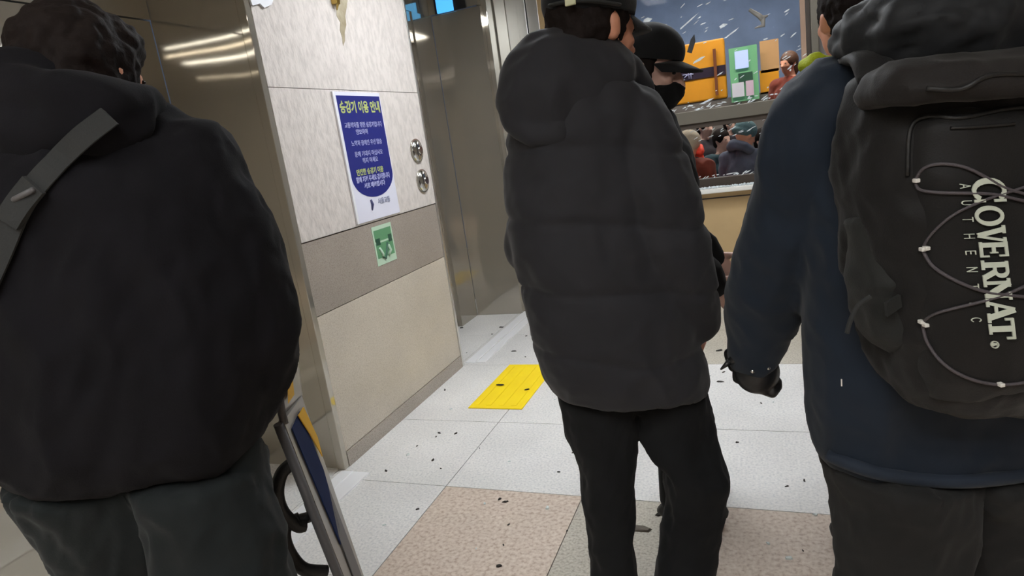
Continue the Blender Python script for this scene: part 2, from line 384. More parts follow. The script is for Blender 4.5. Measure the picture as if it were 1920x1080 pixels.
for i in range(34):
    shard(sh, Vector((rnd.uniform(-.6, .3), YW+.018, rnd.uniform(1.2, 1.3))), rnd.uniform(.01, .035), rnd.uniform(.002, .005), .4+rnd.uniform(-.2, .2))
for i in range(24):
    shard(sh, Vector((rnd.uniform(-.6, .1), YW+.0, .91+rnd.uniform(0, .02))), rnd.uniform(.01, .03), rnd.uniform(.003, .006), rnd.uniform(-.1, .7))
for (u, v, L, wd, a) in ((1356, 48, .045, .018, .25), (1310, 112, .07, .014, .4), (1290, 42, .10, .008, .55), (1372, 62, .07, .007, .5), (1214, 38, .04, .02, 0), (1470, 162, .06, .006, .6), (1325, 190, .07, .008, .3), (1242, 50, .05, .012, .2)):
    shard(sh, PY(u, v, YW+.016), L, wd, a)
o = sh.build('glass_fragments', M['crumb'], w); o['kind'] = 'stuff'; o['label'] = 'glinting crazed glass fragments clinging to the window'
# a forked crack and the dark torn film on the pane
ck = MB(); q = [PY(*a, YW+.012) for a in ((1408, 20), (1425, 32), (1434, 48))]
ck.tube([PY(1405, 18, YW+.012), PY(1424, 30, YW+.012), PY(1430, 36, YW+.012)], [.012, .018, .02], n=6)
ck.tube([PY(1430, 32, YW+.012), PY(1431, 48, YW+.012), PY(1415, 53, YW+.012)], [.02, .016, .004], n=6); ck.tube([PY(1430, 33, YW+.012), PY(1440, 29, YW+.012)], [.016, .006], n=6)
o = ck.build('forked_crack', M['sign_white'], w); o['label'] = 'pale forked crack in the upper pane'
fl = MB(); rs = [[PY(u, v, YW-.01+dy) for u, v in ((1302, 64), (1304, 78), (1297, 100), (1288, 98), (1295, 74))] for dy in (0, .006)]
fl.rings(rs, smooth=False); o = fl.build('torn_film', M['black_stuff'], w); o['label'] = 'black spike of torn film on the broken pane'
# white glass crumbs on the ledge
cr = MB()
for i in range(420):
    x = rnd.uniform(-.75, .2); y = YW-.09+rnd.random()*.075
    cr.ell((x, y, .833+rnd.random()*.008), (rnd.uniform(.004, .012), rnd.uniform(.004, .01), rnd.uniform(.003, .008)), sub=1)
tag(cr.build('glass_crumbs', M['crumb']), 'white heap of broken glass crumbs along the window ledge', 'broken glass', kind='stuff')

# ------------------------------------------------------------------ lamps of the hall
def lamp(x0, x1, y0, y1, col, st, label, z=CZ):
    t = empty('ceiling_light', ((x0+x1)/2, (y0+y1)/2, z), label, 'ceiling light')
    a = MB(); b = .02
    for q in (((x0-b, y0-b), (x1+b, y0)), ((x0-b, y1), (x1+b, y1+b)), ((x0-b, y0), (x0, y1)), ((x1, y0), (x1+b, y1))):
        a.box((*q[0], z-.045), (*q[1], z-.001))
    a = a.build('frame', M['sign_grey']); a.parent = t; a.location = -t.location
    e = mat('lamp_diffuser', (1, 1, 1, 1), .5, emit=col, es=st)
    a = MB().box((x0, y0, z-.035), (x1, y1, z-.005)).build('diffuser', e); a.parent = t; a.location = -t.location
WARM = (1, .95, .86, 1); COOL = (.92, .96, 1, 1)
lamp(-1.15, -.90, 2.45, 3.65, COOL, 40, 'long ceiling light above the tactile tile in front of the stone pier')
lamp(-.35, .85, 3.7, 4.0, COOL, 26, 'ceiling light across the hall in front of the broken window')
lamp(-.75, .40, -.50, -.44, COOL, 60, 'short slim ceiling light nearest above the camera')
lamp(-1.9, .80, -.85, -.79, WARM, 64, 'warm slim ceiling light across the hall behind the camera')
lamp(-.30, 1.0, -1.32, -1.24, COOL, 90, 'cool slim ceiling light across the hall behind the warm one')
lamp(-1.9, 1.8, -2.3, -2.2, WARM, 12, 'added unseen slim light near the back wall, brightening the steel reflections')  # added behind the camera to brighten what the steel reflects

# ================================================================== BEYOND THE WINDOW
GZ = -.35
struct(MB().box((-5, YW+.11, GZ-.1), (5, 13, GZ)).build('floor_outer', M['wall_grey']))
struct(MB().box((-5, 12.9, GZ), (5, 13, 5)).build('wall_far', mat('blue_grey_wall', srgb(150, 168, 196), .7, var=.25, vscale=.9)))
struct(MB().box((.55, 9.4, GZ), (1.6, 9.5, 5)).build('wall_far_right', mat('brown_grey_wall', srgb(178, 152, 136), .7, var=.15, vscale=1.5)))
def BXY(mb, u0, v0, u1, v1, y, th=.03, mi=0):
    a, b = PY(u0, v0, y), PY(u1, v1, y); mb.box((min(a.x, b.x), y, min(a.z, b.z)), (max(a.x, b.x), y+th, max(a.z, b.z)), mi); return mb
k = empty('kiosk', (-.7, 9.1, GZ), 'orange yellow kiosk front with a dark band beyond the broken window', 'kiosk')
def kp(mb, name, m, par=None):
    o = mb.build(name, m)
    o.parent = k
    o.location = -k.location
    return o
my = mat('kiosk_yellow', srgb(232, 158, 34), .5, var=.06, vscale=3); mt = mat('kiosk_tan', srgb(206, 160, 110), .6)
a0 = PY(1240, 110, 9); a1 = PY(1364, 183, 9)
kp(MB().box((a0.x, 9, a1.z), (a1.x, 9.2, a0.z+.12), bev=.02), 'panel', my)
kp(MB().box((a0.x, 9.02, GZ), (a1.x+1.0, 9.2, a1.z)), 'counter', M['wall_grey'])
st0 = PY(1262, 145, 9)
kp(MB().box((a0.x, 8.985, st0.z-.07), (a1.x, 9.0, st0.z+.05)), 'dark_band', mat('kiosk_navy_band', srgb(40, 26, 50), .5))
mk = MB()
for q in (((1280, 141), (1300, 139)), ((1290, 131), (1292, 148)), ((1283, 147), (1290, 139)), ((1295, 134), (1296, 148))):
    A, B = (PY(*e, 8.975) for e in q); mk.tube([A, (A+B)/2, B], .008, n=6)
kp(mk, 'band_mark', M['poster_white'])
kp(BXY(MB(), 1336, 92, 1347, 178, 8.93, .05), 'post', mat('red_brown_post', srgb(120, 66, 36), .5))
kp(BXY(MB(), 1424, 78, 1462, 132, 9.02, .05), 'tan_panel', mt)
kp(BXY(MB(), 1424, 133, 1462, 172, 9.02, .05), 'side_panel', my)
gp = empty('notice_stand', PY(1395, 185, 8.9), 'green lit notice stand with a pale blue sheet and a white sheet', 'notice stand')
gl = mat('green_lit_panel', srgb(110, 170, 120), .5, emit=srgb(90, 150, 120), es=.25)
MB().box((gp.location.x-.03, 8.905, GZ), (gp.location.x+.03, 8.935, gp.location.z+.3)).build('stand_post', M['frame']).parent = gp; gp.children[0].location = -gp.location
for nm, q, y, m in (('panel', (1366, 92, 1424, 185), 8.9, gl), ('upper_sheet', (1377, 97, 1404, 126), 8.87, mat('blue_white_lit_sheet', srgb(190, 205, 245), .5, emit=srgb(160, 190, 250), es=.35)),
                    ('lower_sheet', (1372, 157, 1396, 180), 8.87, M['paper']), ('pink_sheet', (1398, 152, 1414, 178), 8.87, mat('pinkish_sheet', srgb(220, 195, 215), .5)), ('inner_panel', (1384, 138, 1412, 152), 8.88, M['green_dark'])):
    o = BXY(MB(), *q, y, .02).build(nm, m); o.parent = gp; o.location = -gp.location
lamp(-2, 1.5, 7.4, 7.7, (1, .95, .85, 1), 32, 'added unseen light brightening the crowd beyond the broken window', z=3.6)  # invented source out of view, added to light the crowd
lamp(-2, 1.5, 10.4, 10.7, COOL, 22, 'added unseen light farthest beyond the broken window, brightening the background', z=4.2)  # second added source out of view, lights the far wall and kiosk

# ================================================================== PEOPLE
def basis(f, u=UP):
    f = Vector(f).normalized(); l = u.cross(f).normalized(); u2 = f.cross(l).normalized()
    return Matrix((f, l, u2)).transposed()            # columns: forward, left, up
def head(mb, c, f, neck=None, s=1.0, up=UP):
    B = basis(f, up); c = Vector(c); L = lambda x, y, z: c + B @ Vector((x*s, y*s, z*s)); E = lambda p, r: mb.ell(L(*p), tuple(q*s for q in r), B, 3)
    E((-.012, 0, .012), (.094, .075, .098)); E((.030, 0, -.045), (.058, .057, .074)); E((.055, 0, -.100), (.026, .028, .020))
    E((.0, 0, -.065), (.062, .058, .05)); E((.062, 0, .022), (.028, .052, .014))
    for sg in (1, -1):
        E((.062, sg*.036, -.028), (.024, .020, .020)); E((-.004, sg*.076, -.018), (.017, .010, .031)); E((-.010, sg*.084, -.008), (.014, .006, .020))
        E((.078, sg*.030, .003), (.012, .015, .010))
    mb.limb([L(.084, 0, .004), L(.098, 0, -.018), L(.108, 0, -.036)], [.010*s, .012*s, .015*s])
    for sg in (1, -1): E((.098, sg*.012, -.040), (.011, .009, .008))
    E((.086, 0, -.068), (.014, .024, .007)); E((.083, 0, -.079), (.014, .020, .007))
    if neck is not None: mb.limb([L(-.018, 0, -.055), neck], [.054*s, .060*s])
    return B, L
def hand(mb, w, d, n, side, curl=.5, s=1.0):
    """wrist w, direction d to the fingertips, n out of the palm, side +1/-1 for the thumb"""
    d = Vector(d).normalized(); n = Vector(n); n = (n-d*n.dot(d)).normalized(); t = d.cross(n)*side; w = Vector(w)
    R = Matrix((d, t, n)).transposed()
    mb.ell(w+d*.045*s, (.050*s, .040*s, .016*s), R, 3); mb.limb([w-d*.02*s, w+d*.03*s], [.026*s, .028*s])
    for i, (o, ln) in enumerate(((.030, .074), (.010, .084), (-.010, .078), (-.029, .060))):
        p = w+d*.078*s+t*o*s; a = .15+.1*i*.3; pts = [p-d*.02*s, p]; ang = 0
        for kf, fr in enumerate((.46, .30, .24)):
            ang += curl*(1.0 if kf else .8)+a*.2; dd = d*math.cos(ang)+n*math.sin(ang)+t*(.04*(1.5-i))
            p = p+dd.normalized()*ln*fr*s; pts.append(p)
        mb.limb(pts, [.0095*s, .0095*s, .0088*s, .008*s, .007*s])
    p = w+d*.020*s+t*.028*s
    mb.limb([p, p+(d*.5+t*.75+n*.25).normalized()*.036*s, p+(d*.5+t*.75+n*.25).normalized()*.036*s+(d*.85+t*.2+n*.5).normalized()*.052*s], [.014*s, .0115*s, .009*s])
def foot(mb, a, f, s=1.0, r=.034):
    f = Vector(f).normalized(); a = Vector(a); B = basis(f)
    mb.ell(a+f*.055*s+Vector((0, 0, -a.z+.034)) if False else Vector((a.x, a.y, .038))+f*.06*s, (.125*s, .045*s, .036), B, 3)
def shoes(par, ank, f, m, gz=0):
    for a in ank:
        mb = MB(); B = basis(f); c = Vector((a[0], a[1], gz))+Vector(f).normalized()*.05
        mb.ell(c+Vector((0, 0, .05)), (.135, .05, .046), B, 3); mb.ell(c+Vector((0, 0, .018)), (.143, .053, .016), B, 3); mb.limb([c-Vector(f).normalized()*.05+Vector((0, 0, .05)), Vector((a[0], a[1], gz+.12))], [.05, .05])
        remesh(mb, 'shoe', m, par, .008, 3)
def person_body(S, name='body', skin='skin', parent=None, voxel=.0075, gz=0):
    """one continuous figure from joints"""
    mb = MB(); B, L = head(mb, S['head'], S['face'], S['neck'], S.get('hsc', 1.0), up=S.get('hup', UP))
    f = Vector(S['front']).normalized(); l = UP.cross(f)
    ch, pe, ne = Vector(S['chest']), Vector(S['pelvis']), Vector(S['neck']); BB = basis(f)
    mb.ell(ch, (.08, .14, .16), BB); mb.ell((ch+pe)/2, (.075, .12, .18), BB); mb.ell(pe, (.075, .13, .09), BB)
    mb.limb([ne, (ne+ch)/2, ch, pe], [.06, .075, .075, .07])
    for sd, sg in (('L', 1), ('R', -1)):
        a, e, w = (Vector(S[q+sd]) for q in ('sh', 'el', 'wr'))
        mb.limb([ne*.6+a*.4, a, (a+e)/2, e, (e*.55+w*.45), w], [.05, .052, .046, .038, .037, .027])
        hd_ = Vector(S['hand'+sd]); hand(mb, w, hd_, S['palm'+sd], -sg, S.get('curl'+sd, .5), S.get('hs', 1.0))
        h, k_, an = (Vector(S[q+sd]) for q in ('hip', 'kn', 'an'))
        mb.limb([h, (h+k_)/2, k_, (k_*.65+an*.35), an], [.075, .055, .040, .038, .032])
        c = Vector((an.x, an.y, gz+.045)); mb.ell(c+f*.05, (.115, .038, .034), BB, 3); mb.limb([an, c], [.036, .036])
    return remesh(mb, name, M[skin], parent, voxel, 5), B, L
def eyes(par, L, B):
    for sg in (1, -1): MB().ell(L(.083, sg*.030, -.002), (.006, .012, .005), B, 2).build('eye', M['eye'], par)

# ------------------------------------------------------------------ person in the charcoal puffer jacket
DM = 1.5
pm = empty('person', SDZ(-.02*0+ (P(1215, 830, DM)-CAM).dot(RD), DM, 0), 'person in a charcoal puffer jacket and black cap seen from behind, standing mid frame', 'person')
def child(o, par): o.parent = par; o.location = -par.location; return o
def sc(u, v, D): return P(u, v, D)
fM = (RD*.93+HD*.35).normalized()
def s_of(u, v, D): return (P(u, v, D)).dot(RD)
SM = dict(head=P(1113, 50, 1.50), face=(RD*.86+HD*.5+Vector((0, 0, -.2))), neck=P(1085, 150, 1.52), front=(RD*.6+HD*.8), chest=P(1105, 300, 1.52), pelvis=P(1165, 690, 1.53),
    shL=P(1010, 185, 1.66), elL=P(1050, 440, 1.70), wrL=P(1110, 480, 1.92), handL=RD*.6+HD*.8, palmL=(0, 0, 1),
    shR=P(1200, 225, 1.46), elR=P(1262, 430, 1.45), wrR=P(1300, 590, 1.50), handR=Vector((0, 0, -1))+RD*.3+HD*.2, palmR=-RD+HD*.5,
    hipL=P(1120, 760, 1.56), knL=P(1138, 905, 1.56), anL=Vector((P(1150, 1080, 1.5).x, P(1150, 1080, 1.5).y, .09)),
    hipR=P(1240, 740, 1.5), knR=P(1302, 890, 1.46), anR=Vector((P(1275, 1080, 1.5).x, P(1275, 1080, 1.5).y, .09)))
o, BMh, LMh = person_body(SM); child(o, pm); e0 = MB()
for sg in (1, -1): child(MB().ell(LMh(.083, sg*.030, -.002), (.006, .012, .005), BMh, 2).build('eye', M['eye']), pm)
# jacket
jb = MB()
rows = [(148, 1015, 1165, 1.5, .10), (175, 985, 1200, 1.5, .125), (230, 958, 1222, 1.5, .14), (320, 948, 1232, 1.5, .15), (400, 951, 1240, 1.5, .16), (480, 966, 1258, 1.5, .165), (560, 984, 1284, 1.5, .17), (640, 1003, 1303, 1.5, .175), (690, 1020, 1316, 1.5, .17), (722, 1038, 1320, 1.5, .155)]
jb.rings([ringp(P(a, v+6, D), P(b, v-8, D), th, 40, 2.3) for v, a, b, D, th in rows])
jb.ell(P(996, 455, 1.56), (.055, .09, .085), sub=3); jb.ell(P(1180, 716, 1.46), (.13, .11, .05), sub=3)
jb.limb([P(1178, 225, 1.47), P(1212, 290, 1.43), P(1236, 370, 1.40), P(1262, 460, 1.40), P(1288, 545, 1.43), P(1305, 602, 1.46)], [.080, .082, .078, .076, .068, .050])
jb.limb([SM['shL'], SM['elL'], SM['wrL']], [.085, .075, .055])
def qm(v, n):
    z = v.z + .10*math.sin(v.x*5+1.0)*.4 + .02*noise.noise(v*5)
    zs = (z-.02) % .155
    seam = math.exp(-((zs-.0775)/.009)**2)*.007*(.6+.8*abs(noise.noise(v*6)))
    belly = .004*math.sin(math.pi*((zs-.0775) % .155)/.155)
    return belly - seam + .006*fold(v, 9, 1, .8, 5) + .003*noise.noise(v*28)
o = remesh(jb, 'puffer_jacket', M['puffer'], None, .008, 8, qm); child(o, pm)
# hood hanging behind
hb = MB(); C0 = P(1050, 165, 1.37)
rs = []
hb.ell(P(1045, 175, 1.43), (.13, .08, .10), basis(RD), 3); hb.ell(P(988, 178, 1.45), (.056, .065, .10), basis(RD), 3); hb.ell(P(1050, 110, 1.45), (.105, .07, .05), basis(RD), 3); hb.ell(P(1120, 150, 1.46), (.085, .08, .08), basis(RD), 3)
hb.limb([P(990, 110, 1.46), P(1015, 92, 1.45), P(1060, 84, 1.45), P(1110, 92, 1.46), P(1160, 130, 1.5), P(1190, 175, 1.54)], [.035, .035, .036, .040, .045, .045])
hb.limb([P(960, 185, 1.44), P(965, 225, 1.42), P(1000, 252, 1.39), P(1050, 248, 1.38), P(1110, 215, 1.41)], [.024, .026, .026, .024, .02])
o = remesh(hb, 'jacket_hood', M['puffer'], None, .007, 12, lambda v, n: .007*fold(v, 9, 1, .8, 2)+.003*noise.noise(v*25)); child(o, pm)
# trousers
def trousers(name, m, par, legs, top, seed=0, amp=.008, th=.13):
    tb = MB(); tb.rings([ringp(P(a, v, D), P(b, v, D), th*.8, 32, 2.2, back=th*.5) for v, a, b, D in top])
    for lg in legs:
        tb.rings([ringp(P(a, va, D), P(b, vb, D), tk, 24, 2.1) if va < 1081 else r_ for (va, vb, a, b, D, tk) in lg['rows'] for r_ in (None,)] + [[q for q in ringp(Vector((lg['end'][0]-RD.x*lg['w'], lg['end'][1]-RD.y*lg['w'], z)), Vector((lg['end'][0]+RD.x*lg['w'], lg['end'][1]+RD.y*lg['w'], z)), lg['w']*1.05, 24, 2.1)] for z in lg['zs']])
    o = remesh(tb, name, m, None, .008, 5, lambda v, n: amp*fold(v, 9, 1, .5, seed)+.4*amp*fold(v, 22, 1, .35, seed+4, .5)); child(o, par); return o
trousers('trousers', M['trouser_black'], pm,
    [dict(rows=[(730, 730, 1042, 1195, 1.52, .11), (830, 830, 1070, 1188, 1.52, .095), (900, 900, 1091, 1181, 1.52, .085), (980, 980, 1103, 1186, 1.52, .078), (1060, 1060, 1113, 1194, 1.52, .074)], end=SM['anL'], w=.062, zs=(.16, .07)),
     dict(rows=[(720, 720, 1180, 1318, 1.5, .11), (800, 810, 1188, 1338, 1.5, .10), (850, 850, 1214, 1352, 1.48, .09), (885, 890, 1246, 1362, 1.46, .085), (950, 950, 1254, 1352, 1.48, .078), (1010, 1010, 1243, 1342, 1.5, .075), (1065, 1065, 1232, 1334, 1.5, .072)], end=SM['anR'], w=.065, zs=(.16, .07))],
    [(680, 1035, 1310, 1.5), (720, 1045, 1312, 1.5), (760, 1056, 1318, 1.5)], 3)
shoes_M = [SM['anL'], SM['anR']]
for a in shoes_M:
    mb = MB(); B = basis(SM['front']); ff = Vector(SM['front']).normalized(); c = Vector((a.x, a.y, 0))+ff*.05
    mb.ell(c+Vector((0, 0, .05)), (.135, .05, .046), B, 3); mb.ell(c+Vector((0, 0, .018)), (.143, .053, .016), B, 3); mb.limb([c-ff*.05+Vector((0, 0, .05)), Vector((a.x, a.y, .12))], [.05, .05])
    child(remesh(mb, 'shoe', M['black_stuff'], None, .008, 3), pm)
# hair and cap
def hairf(seed, amp=.006): return lambda v, n: amp*noise.noise(v*60+Vector((seed, 0, 0)))+amp*.8*noise.noise(v*25)
hb = MB(); hb.ell(LMh(-.022, 0, .018), (.098, .084, .100), BMh, 3); hb.ell(LMh(-.062, 0, -.045), (.050, .068, .055), BMh, 3); hb.ell(LMh(-.035, -.062, -.012), (.035, .024, .045), BMh, 3); hb.ell(LMh(-.07, -.02, -.075), (.035, .05, .035), BMh)
child(remesh(hb, 'hair', M['hair'], None, .005, 2, hairf(1)), pm)
cb = MB(); Bt = BMh
cb.ell(LMh(-.016, 0, .045), (.110, .094, .088), BMh, 4)
def cutbelow(o, c, n):
    bm = bmesh.new(); bm.from_mesh(o.data); r = bmesh.ops.bisect_plane(bm, geom=bm.verts[:]+bm.edges[:]+bm.faces[:], plane_co=c, plane_no=n, clear_inner=True)
    ed = [e for e in r['geom_cut'] if isinstance(e, bmesh.types.BMEdge)]; bmesh.ops.holes_fill(bm, edges=bm.edges[:]); bm.to_mesh(o.data); bm.free()
cu = BMh @ Vector((0, 0, 1))
cap = remesh(cb, 'cap', M['cap'], None, .005, 2, lambda v, n: .0015*noise.noise(v*30)); cutbelow(cap, LMh(0, 0, .018), (BMh @ Vector((-.12, 0, 1))).normalized()); child(cap, pm)
def visor(name, L, B, z, m, ln=.075, w=.085, s=1.0, x0=.078):
    vb = MB(); top, bot = [], []
    n = 12; g1 = []; g2 = []
    for j in range(5):
        for i in range(n+1):
            t = -1+2*i/n; x = x0*math.sqrt(max(0, 1-(t*.92)**2))*1.0+ln*(j/4)*math.sqrt(max(0.02, 1-t*t*.9)); y = t*w*(1-.05*j/4)
            zz = z-.018*(j/4)-.25*y*y/.085
            g1.append(vb.bm.verts.new(L(x, y, zz+.0025))); g2.append(vb.bm.verts.new(L(x, y, zz-.0025)))
    for j in range(4):
        for i in range(n):
            a = j*(n+1)+i; q = (a, a+1, a+n+2, a+n+1)
            vb.bm.faces.new([g1[k] for k in q]).smooth = True; vb.bm.faces.new([g2[k] for k in q][::-1]).smooth = True
    for i in range(n):
        for a, b in ((i, i+1), (4*(n+1)+i+1, 4*(n+1)+i)): vb.bm.faces.new((g1[b], g1[a], g2[a], g2[b]))
    for j in range(4):
        for a, b in ((j*(n+1), (j+1)*(n+1)), ((j+1)*(n+1)+n, j*(n+1)+n)): vb.bm.faces.new((g1[a], g1[b], g2[b], g2[a]))
    return vb.build(name, m)
o = visor('cap_visor', LMh, BMh, .030, M['cap']); child(o, pm)
# strap adjuster with a cream buckle at the back of the cap
sp = [LMh(-.118*math.cos(a)-.005, -.098*math.sin(a), .020) for a in np.linspace(.1, 1.5, 10)]
child(MB().tube(sp, .011, n=8, flat=.35, nrm=None).build('cap_strap', M['strap']), pm)
bk = P(1099, 36, 1.395)
bv = LMh(-.118*math.cos(.62)-.008, -.100*math.sin(.62), .020); bn = (bv-LMh(-.016, 0, .02)).normalized(); Bk = basis(bn)
child(MB().box(bv-Vector((.003, .026, .011)), bv+Vector((.003, -.003, .011)), R=Bk, bev=.002).build('buckle', M['buckle']), pm)

# ------------------------------------------------------------------ person with the grey crossbody strap, far left
DL = 1.05
pl = empty('person', Vector((P(330, 1080, DL).x, P(330, 1080, DL).y, 0)), 'person in a black jacket with a grey crossbody strap, seen from behind at far left', 'person')
fL = (HD*.85-RD*.1).normalized()
SL = dict(hsc=.88, head=P(166, 142, 1.10), face=(HD*.9+RD*.30+Vector((0, 0, -.15))), neck=P(165, 215, 1.03), front=fL, chest=P(210, 400, 1.05), pelvis=P(280, 830, 1.05),
    shL=P(10, 290, 1.05), elL=P(-50, 560, 1.12), wrL=P(60, 640, 1.30), handL=HD, palmL=(0, 0, 1),
    shR=P(375, 330, 1.05), elR=P(480, 580, 1.04), wrR=P(470, 720, 1.15), handR=Vector((0, 0, -.6))+HD, palmR=-RD,
    hipL=P(190, 900, 1.05), hipR=P(400, 890, 1.05), knL=P(270, 1130, 1.12), knR=P(450, 1150, 1.02))
SL['anL'] = Vector((P(350, 1080, 1.18).x, P(350, 1080, 1.18).y, .09)); SL['anR'] = Vector((P(480, 1080, 1.0).x, P(480, 1080, 1.0).y, .09))
o, BLh, LLh = person_body(SL); child(o, pl)
for sg in (1, -1): child(MB().ell(LLh(.083, sg*.030, -.002), (.006, .012, .005), BLh, 2).build('eye', M['eye']), pl)
jb = MB()
rows = [(205, 20, 300, .09), (250, -40, 352, .12), (300, -75, 398, .135), (360, -95, 440, .15), (430, -105, 478, .16), (500, -105, 508, .165), (570, -95, 515, .17), (650, -70, 510, .17), (730, -45, 500, .165), (790, -28, 488, .16), (836, 0, 476, .14), (862, 25, 455, .12)]
jb.rings([ringp(P(a, v+10, DL), P(b, v-10, DL), th, 40, 2.3) for v, a, b, th in rows])
jb.ell(P(240, 850, 1.05), (.17, .11, .04), None, 3)
jb.limb([P(350, 320, 1.05), P(415, 420, 1.05), P(455, 520, 1.05), P(477, 600, 1.05), P(472, 680, 1.08), P(462, 745, 1.12)], [.085, .078, .072, .068, .066, .055])
jb.limb([P(20, 320, 1.05), P(-40, 500, 1.1), P(20, 640, 1.22)], [.08, .075, .06])
o = remesh(jb, 'jacket', M['fleece'], None, .008, 8, lambda v, n: .010*fold(v, 6, 1, .5, 11)+.004*fold(v, 18, 1, .5, 4, .6)); child(o, pl)
hb = MB()   # bulky hood lying round the neck
hb.limb([P(-20, 190, 1.0), P(50, 185, .97), P(140, 192, .95), P(215, 200, .96), P(262, 205, 1.02), P(258, 205, 1.12)], [.055, .045, .038, .036, .034, .036])
hb.limb([P(-20, 235, 1.0), P(80, 250, .96), P(170, 250, .95), P(240, 232, .98)], [.055, .05, .042, .036])
hb.ell(P(30, 165, 1.02), (.09, .07, .05), sub=3)
o = remesh(hb, 'jacket_hood', M['fleece'], None, .008, 6, lambda v, n: .008*fold(v, 9, 1, .9, 21)); child(o, pl)
trousers('trousers', M['trouser_dark'], pl,
    [dict(rows=[(880, 880, 45, 300, 1.05, .12), (940, 940, 72, 320, 1.06, .11), (1000, 1000, 105, 330, 1.08, .10), (1060, 1060, 165, 345, 1.1, .10)], end=SL['anL'], w=.07, zs=(.40, .16, .07)),
     dict(rows=[(870, 870, 260, 482, 1.05, .12), (930, 930, 285, 502, 1.04, .11), (1000, 1000, 300, 518, 1.03, .10), (1060, 1060, 310, 531, 1.02, .10)], end=SL['anR'], w=.07, zs=(.40, .16, .07))],
    [(800, 35, 465, 1.05), (840, 42, 476, 1.05), (870, 50, 484, 1.05)], 8, .010)
for a in (SL['anL'], SL['anR']):
    mb = MB(); B = basis(fL); c = Vector((a.x, a.y, 0))+fL*.05
    mb.ell(c+Vector((0, 0, .05)), (.135, .05, .046), B, 3); mb.ell(c+Vector((0, 0, .018)), (.143, .053, .016), B, 3); mb.limb([c-fL*.05+Vector((0, 0, .05)), Vector((a.x, a.y, .12))], [.05, .05])
    child(remesh(mb, 'shoe', M['black_stuff'], None, .008, 3), pl)
hb = MB(); hb.ell(LLh(-.020, 0, .020), (.094, .084, .098), BLh, 3); hb.ell(LLh(-.055, 0, -.035), (.060, .076, .055), BLh, 3); hb.ell(LLh(.02, 0, .06), (.076, .074, .052), BLh, 3)
o = remesh(hb, 'hair', M['hair'], None, .005, 3, hairf(5, .006)); child(o, pl)
# crossbody strap conformed to the jacket
jk = [c for c in pl.children if c.name.startswith('jacket')]
def world_bvh(objs):
    vs, fs = [], []
    for q in objs:
        off = len(vs); mw = q.matrix_basis if q.parent is None else Matrix.Translation(q.parent.location) @ Matrix.Translation(q.location)
        vs += [mw @ v.co for v in q.data.vertices]; fs += [[i+off for i in p.vertices] for p in q.data.polygons]
    return BVHTree.FromPolygons(vs, fs)
bL = world_bvh(jk)
def ontop(bvh, p, d, off, start=.5):
    q = (p-CAM).normalized(); h = bvh.ray_cast(p-q*start, q)
    return (h[0]-d*off) if h[0] is not None else p
def band(name, m, pts, w, bvh, d, off=.004, th=.003, par=None, n=6, lift=()):
    c = curve(pts, n); c = [ontop(bvh, p, d, off) for p in c]
    for _ in range(2): c = [c[0]]+[(c[i-1]+c[i]*2+c[i+1])/4 for i in range(1, len(c)-1)]+[c[-1]]
    rs = []
    for i, p in enumerate(c):
        t = (c[min(i+1, len(c)-1)]-c[max(i-1, 0)]).normalized(); s_ = t.cross(-d).normalized()*w
        nn = -d*th
        rs.append([p-s_-nn, p+s_-nn, p+s_+nn, p-s_+nn])
    o = MB().rings(rs, smooth=False).build(name, m)
    if par: child(o, par)
    return o
bag = empty('crossbody_bag', P(-60, 560, .80), 'grey webbing strap of a crossbody bag over the far left person\'s back', 'bag')
band('strap', M['strap'], [P(212, 218, .95), P(160, 258, .93), P(112, 305, .92), P(70, 352, .91), P(40, 400, .9), P(15, 460, .9), P(-20, 540, .9), P(-62, 640, .92), P(-52, 720, .98), P(-30, 760, 1.04)], .0145, bL, HD, .008, .002, bag)
band('strap_adjuster', M['strap'], [P(78, 345, .9), P(50, 380, .9), P(28, 415, .9)], .016, bL, HD, .014, .004, bag)
b0 = ontop(bL, P(62, 360, .9), HD, .02)
child(MB().limb([ontop(bL, P(45, 372, .9), HD, .018), ontop(bL, P(78, 355, .9), HD, .018)], [.004, .004]).build('buckle', M['sign_grey']), bag)
mb = MB(); mb.box((-.10, -.035, -.14), (.10, .035, .14), R=None, bev=.025); o = mb.build('pouch', M['pack'], bag); o.location = P(170, 760, 1.30)-bag.location; o.rotation_euler.z = math.atan2(RD.y, RD.x)

# ------------------------------------------------------------------ folding board with black loops beside that person
sb = empty('folding_sign_board', Vector((P(650, 1080, 1.3).x, P(650, 1080, 1.3).y, 0)), 'glossy folding sign board with navy and yellow print beside the far left person', 'sign board')
def slab(name, m, q, off, th=.012, bev=0):
    """q: four corners, thickness along off"""
    off = Vector(off).normalized()*th
    return child(MB().rings([[p for p in q], [p+off for p in q]], smooth=False).build(name, m), sb)
def low(p, q, z):                                   # extend the edge p->q down to height z
    t = (z-p.z)/(q.z-p.z); return p+(q-p)*t
A0, A1 = P(532, 790, 1.22), P(645, 1080, 1.26); B0, B1 = P(566, 742, 1.42), P(682, 1080, 1.46)
Ab = low(A0, A1, .01); n_ = (B0-A0).cross(Ab-A0); q_ = ray(682, 1080); B1 = CAM+q_*((A0-CAM).dot(n_)/q_.dot(n_)); Bb = low(B0, B1, .01)
nb = (B0-A0).cross(Ab-A0).normalized()
if nb.dot(CAM-A0) < 0: nb = -nb
slab('front_board', M['sign_white'], [A0, B0, Bb, Ab], -nb, .014)
def onb(s, t, lift=.002):                            # s: 0 near edge..1 far edge, t: 0 top..1 bottom
    return A0.lerp(B0, s).lerp(Ab.lerp(Bb, s), t)+nb*lift
def patch(name, m, st, lift=.002, th=.002): return slab(name, m, [onb(s, t, lift) for s, t in st], nb, th)
patch('navy_print', M['sign_navy'], ((.12, .03), (.62, .02), (.75, .20), (.55, .35), (.30, .38)))
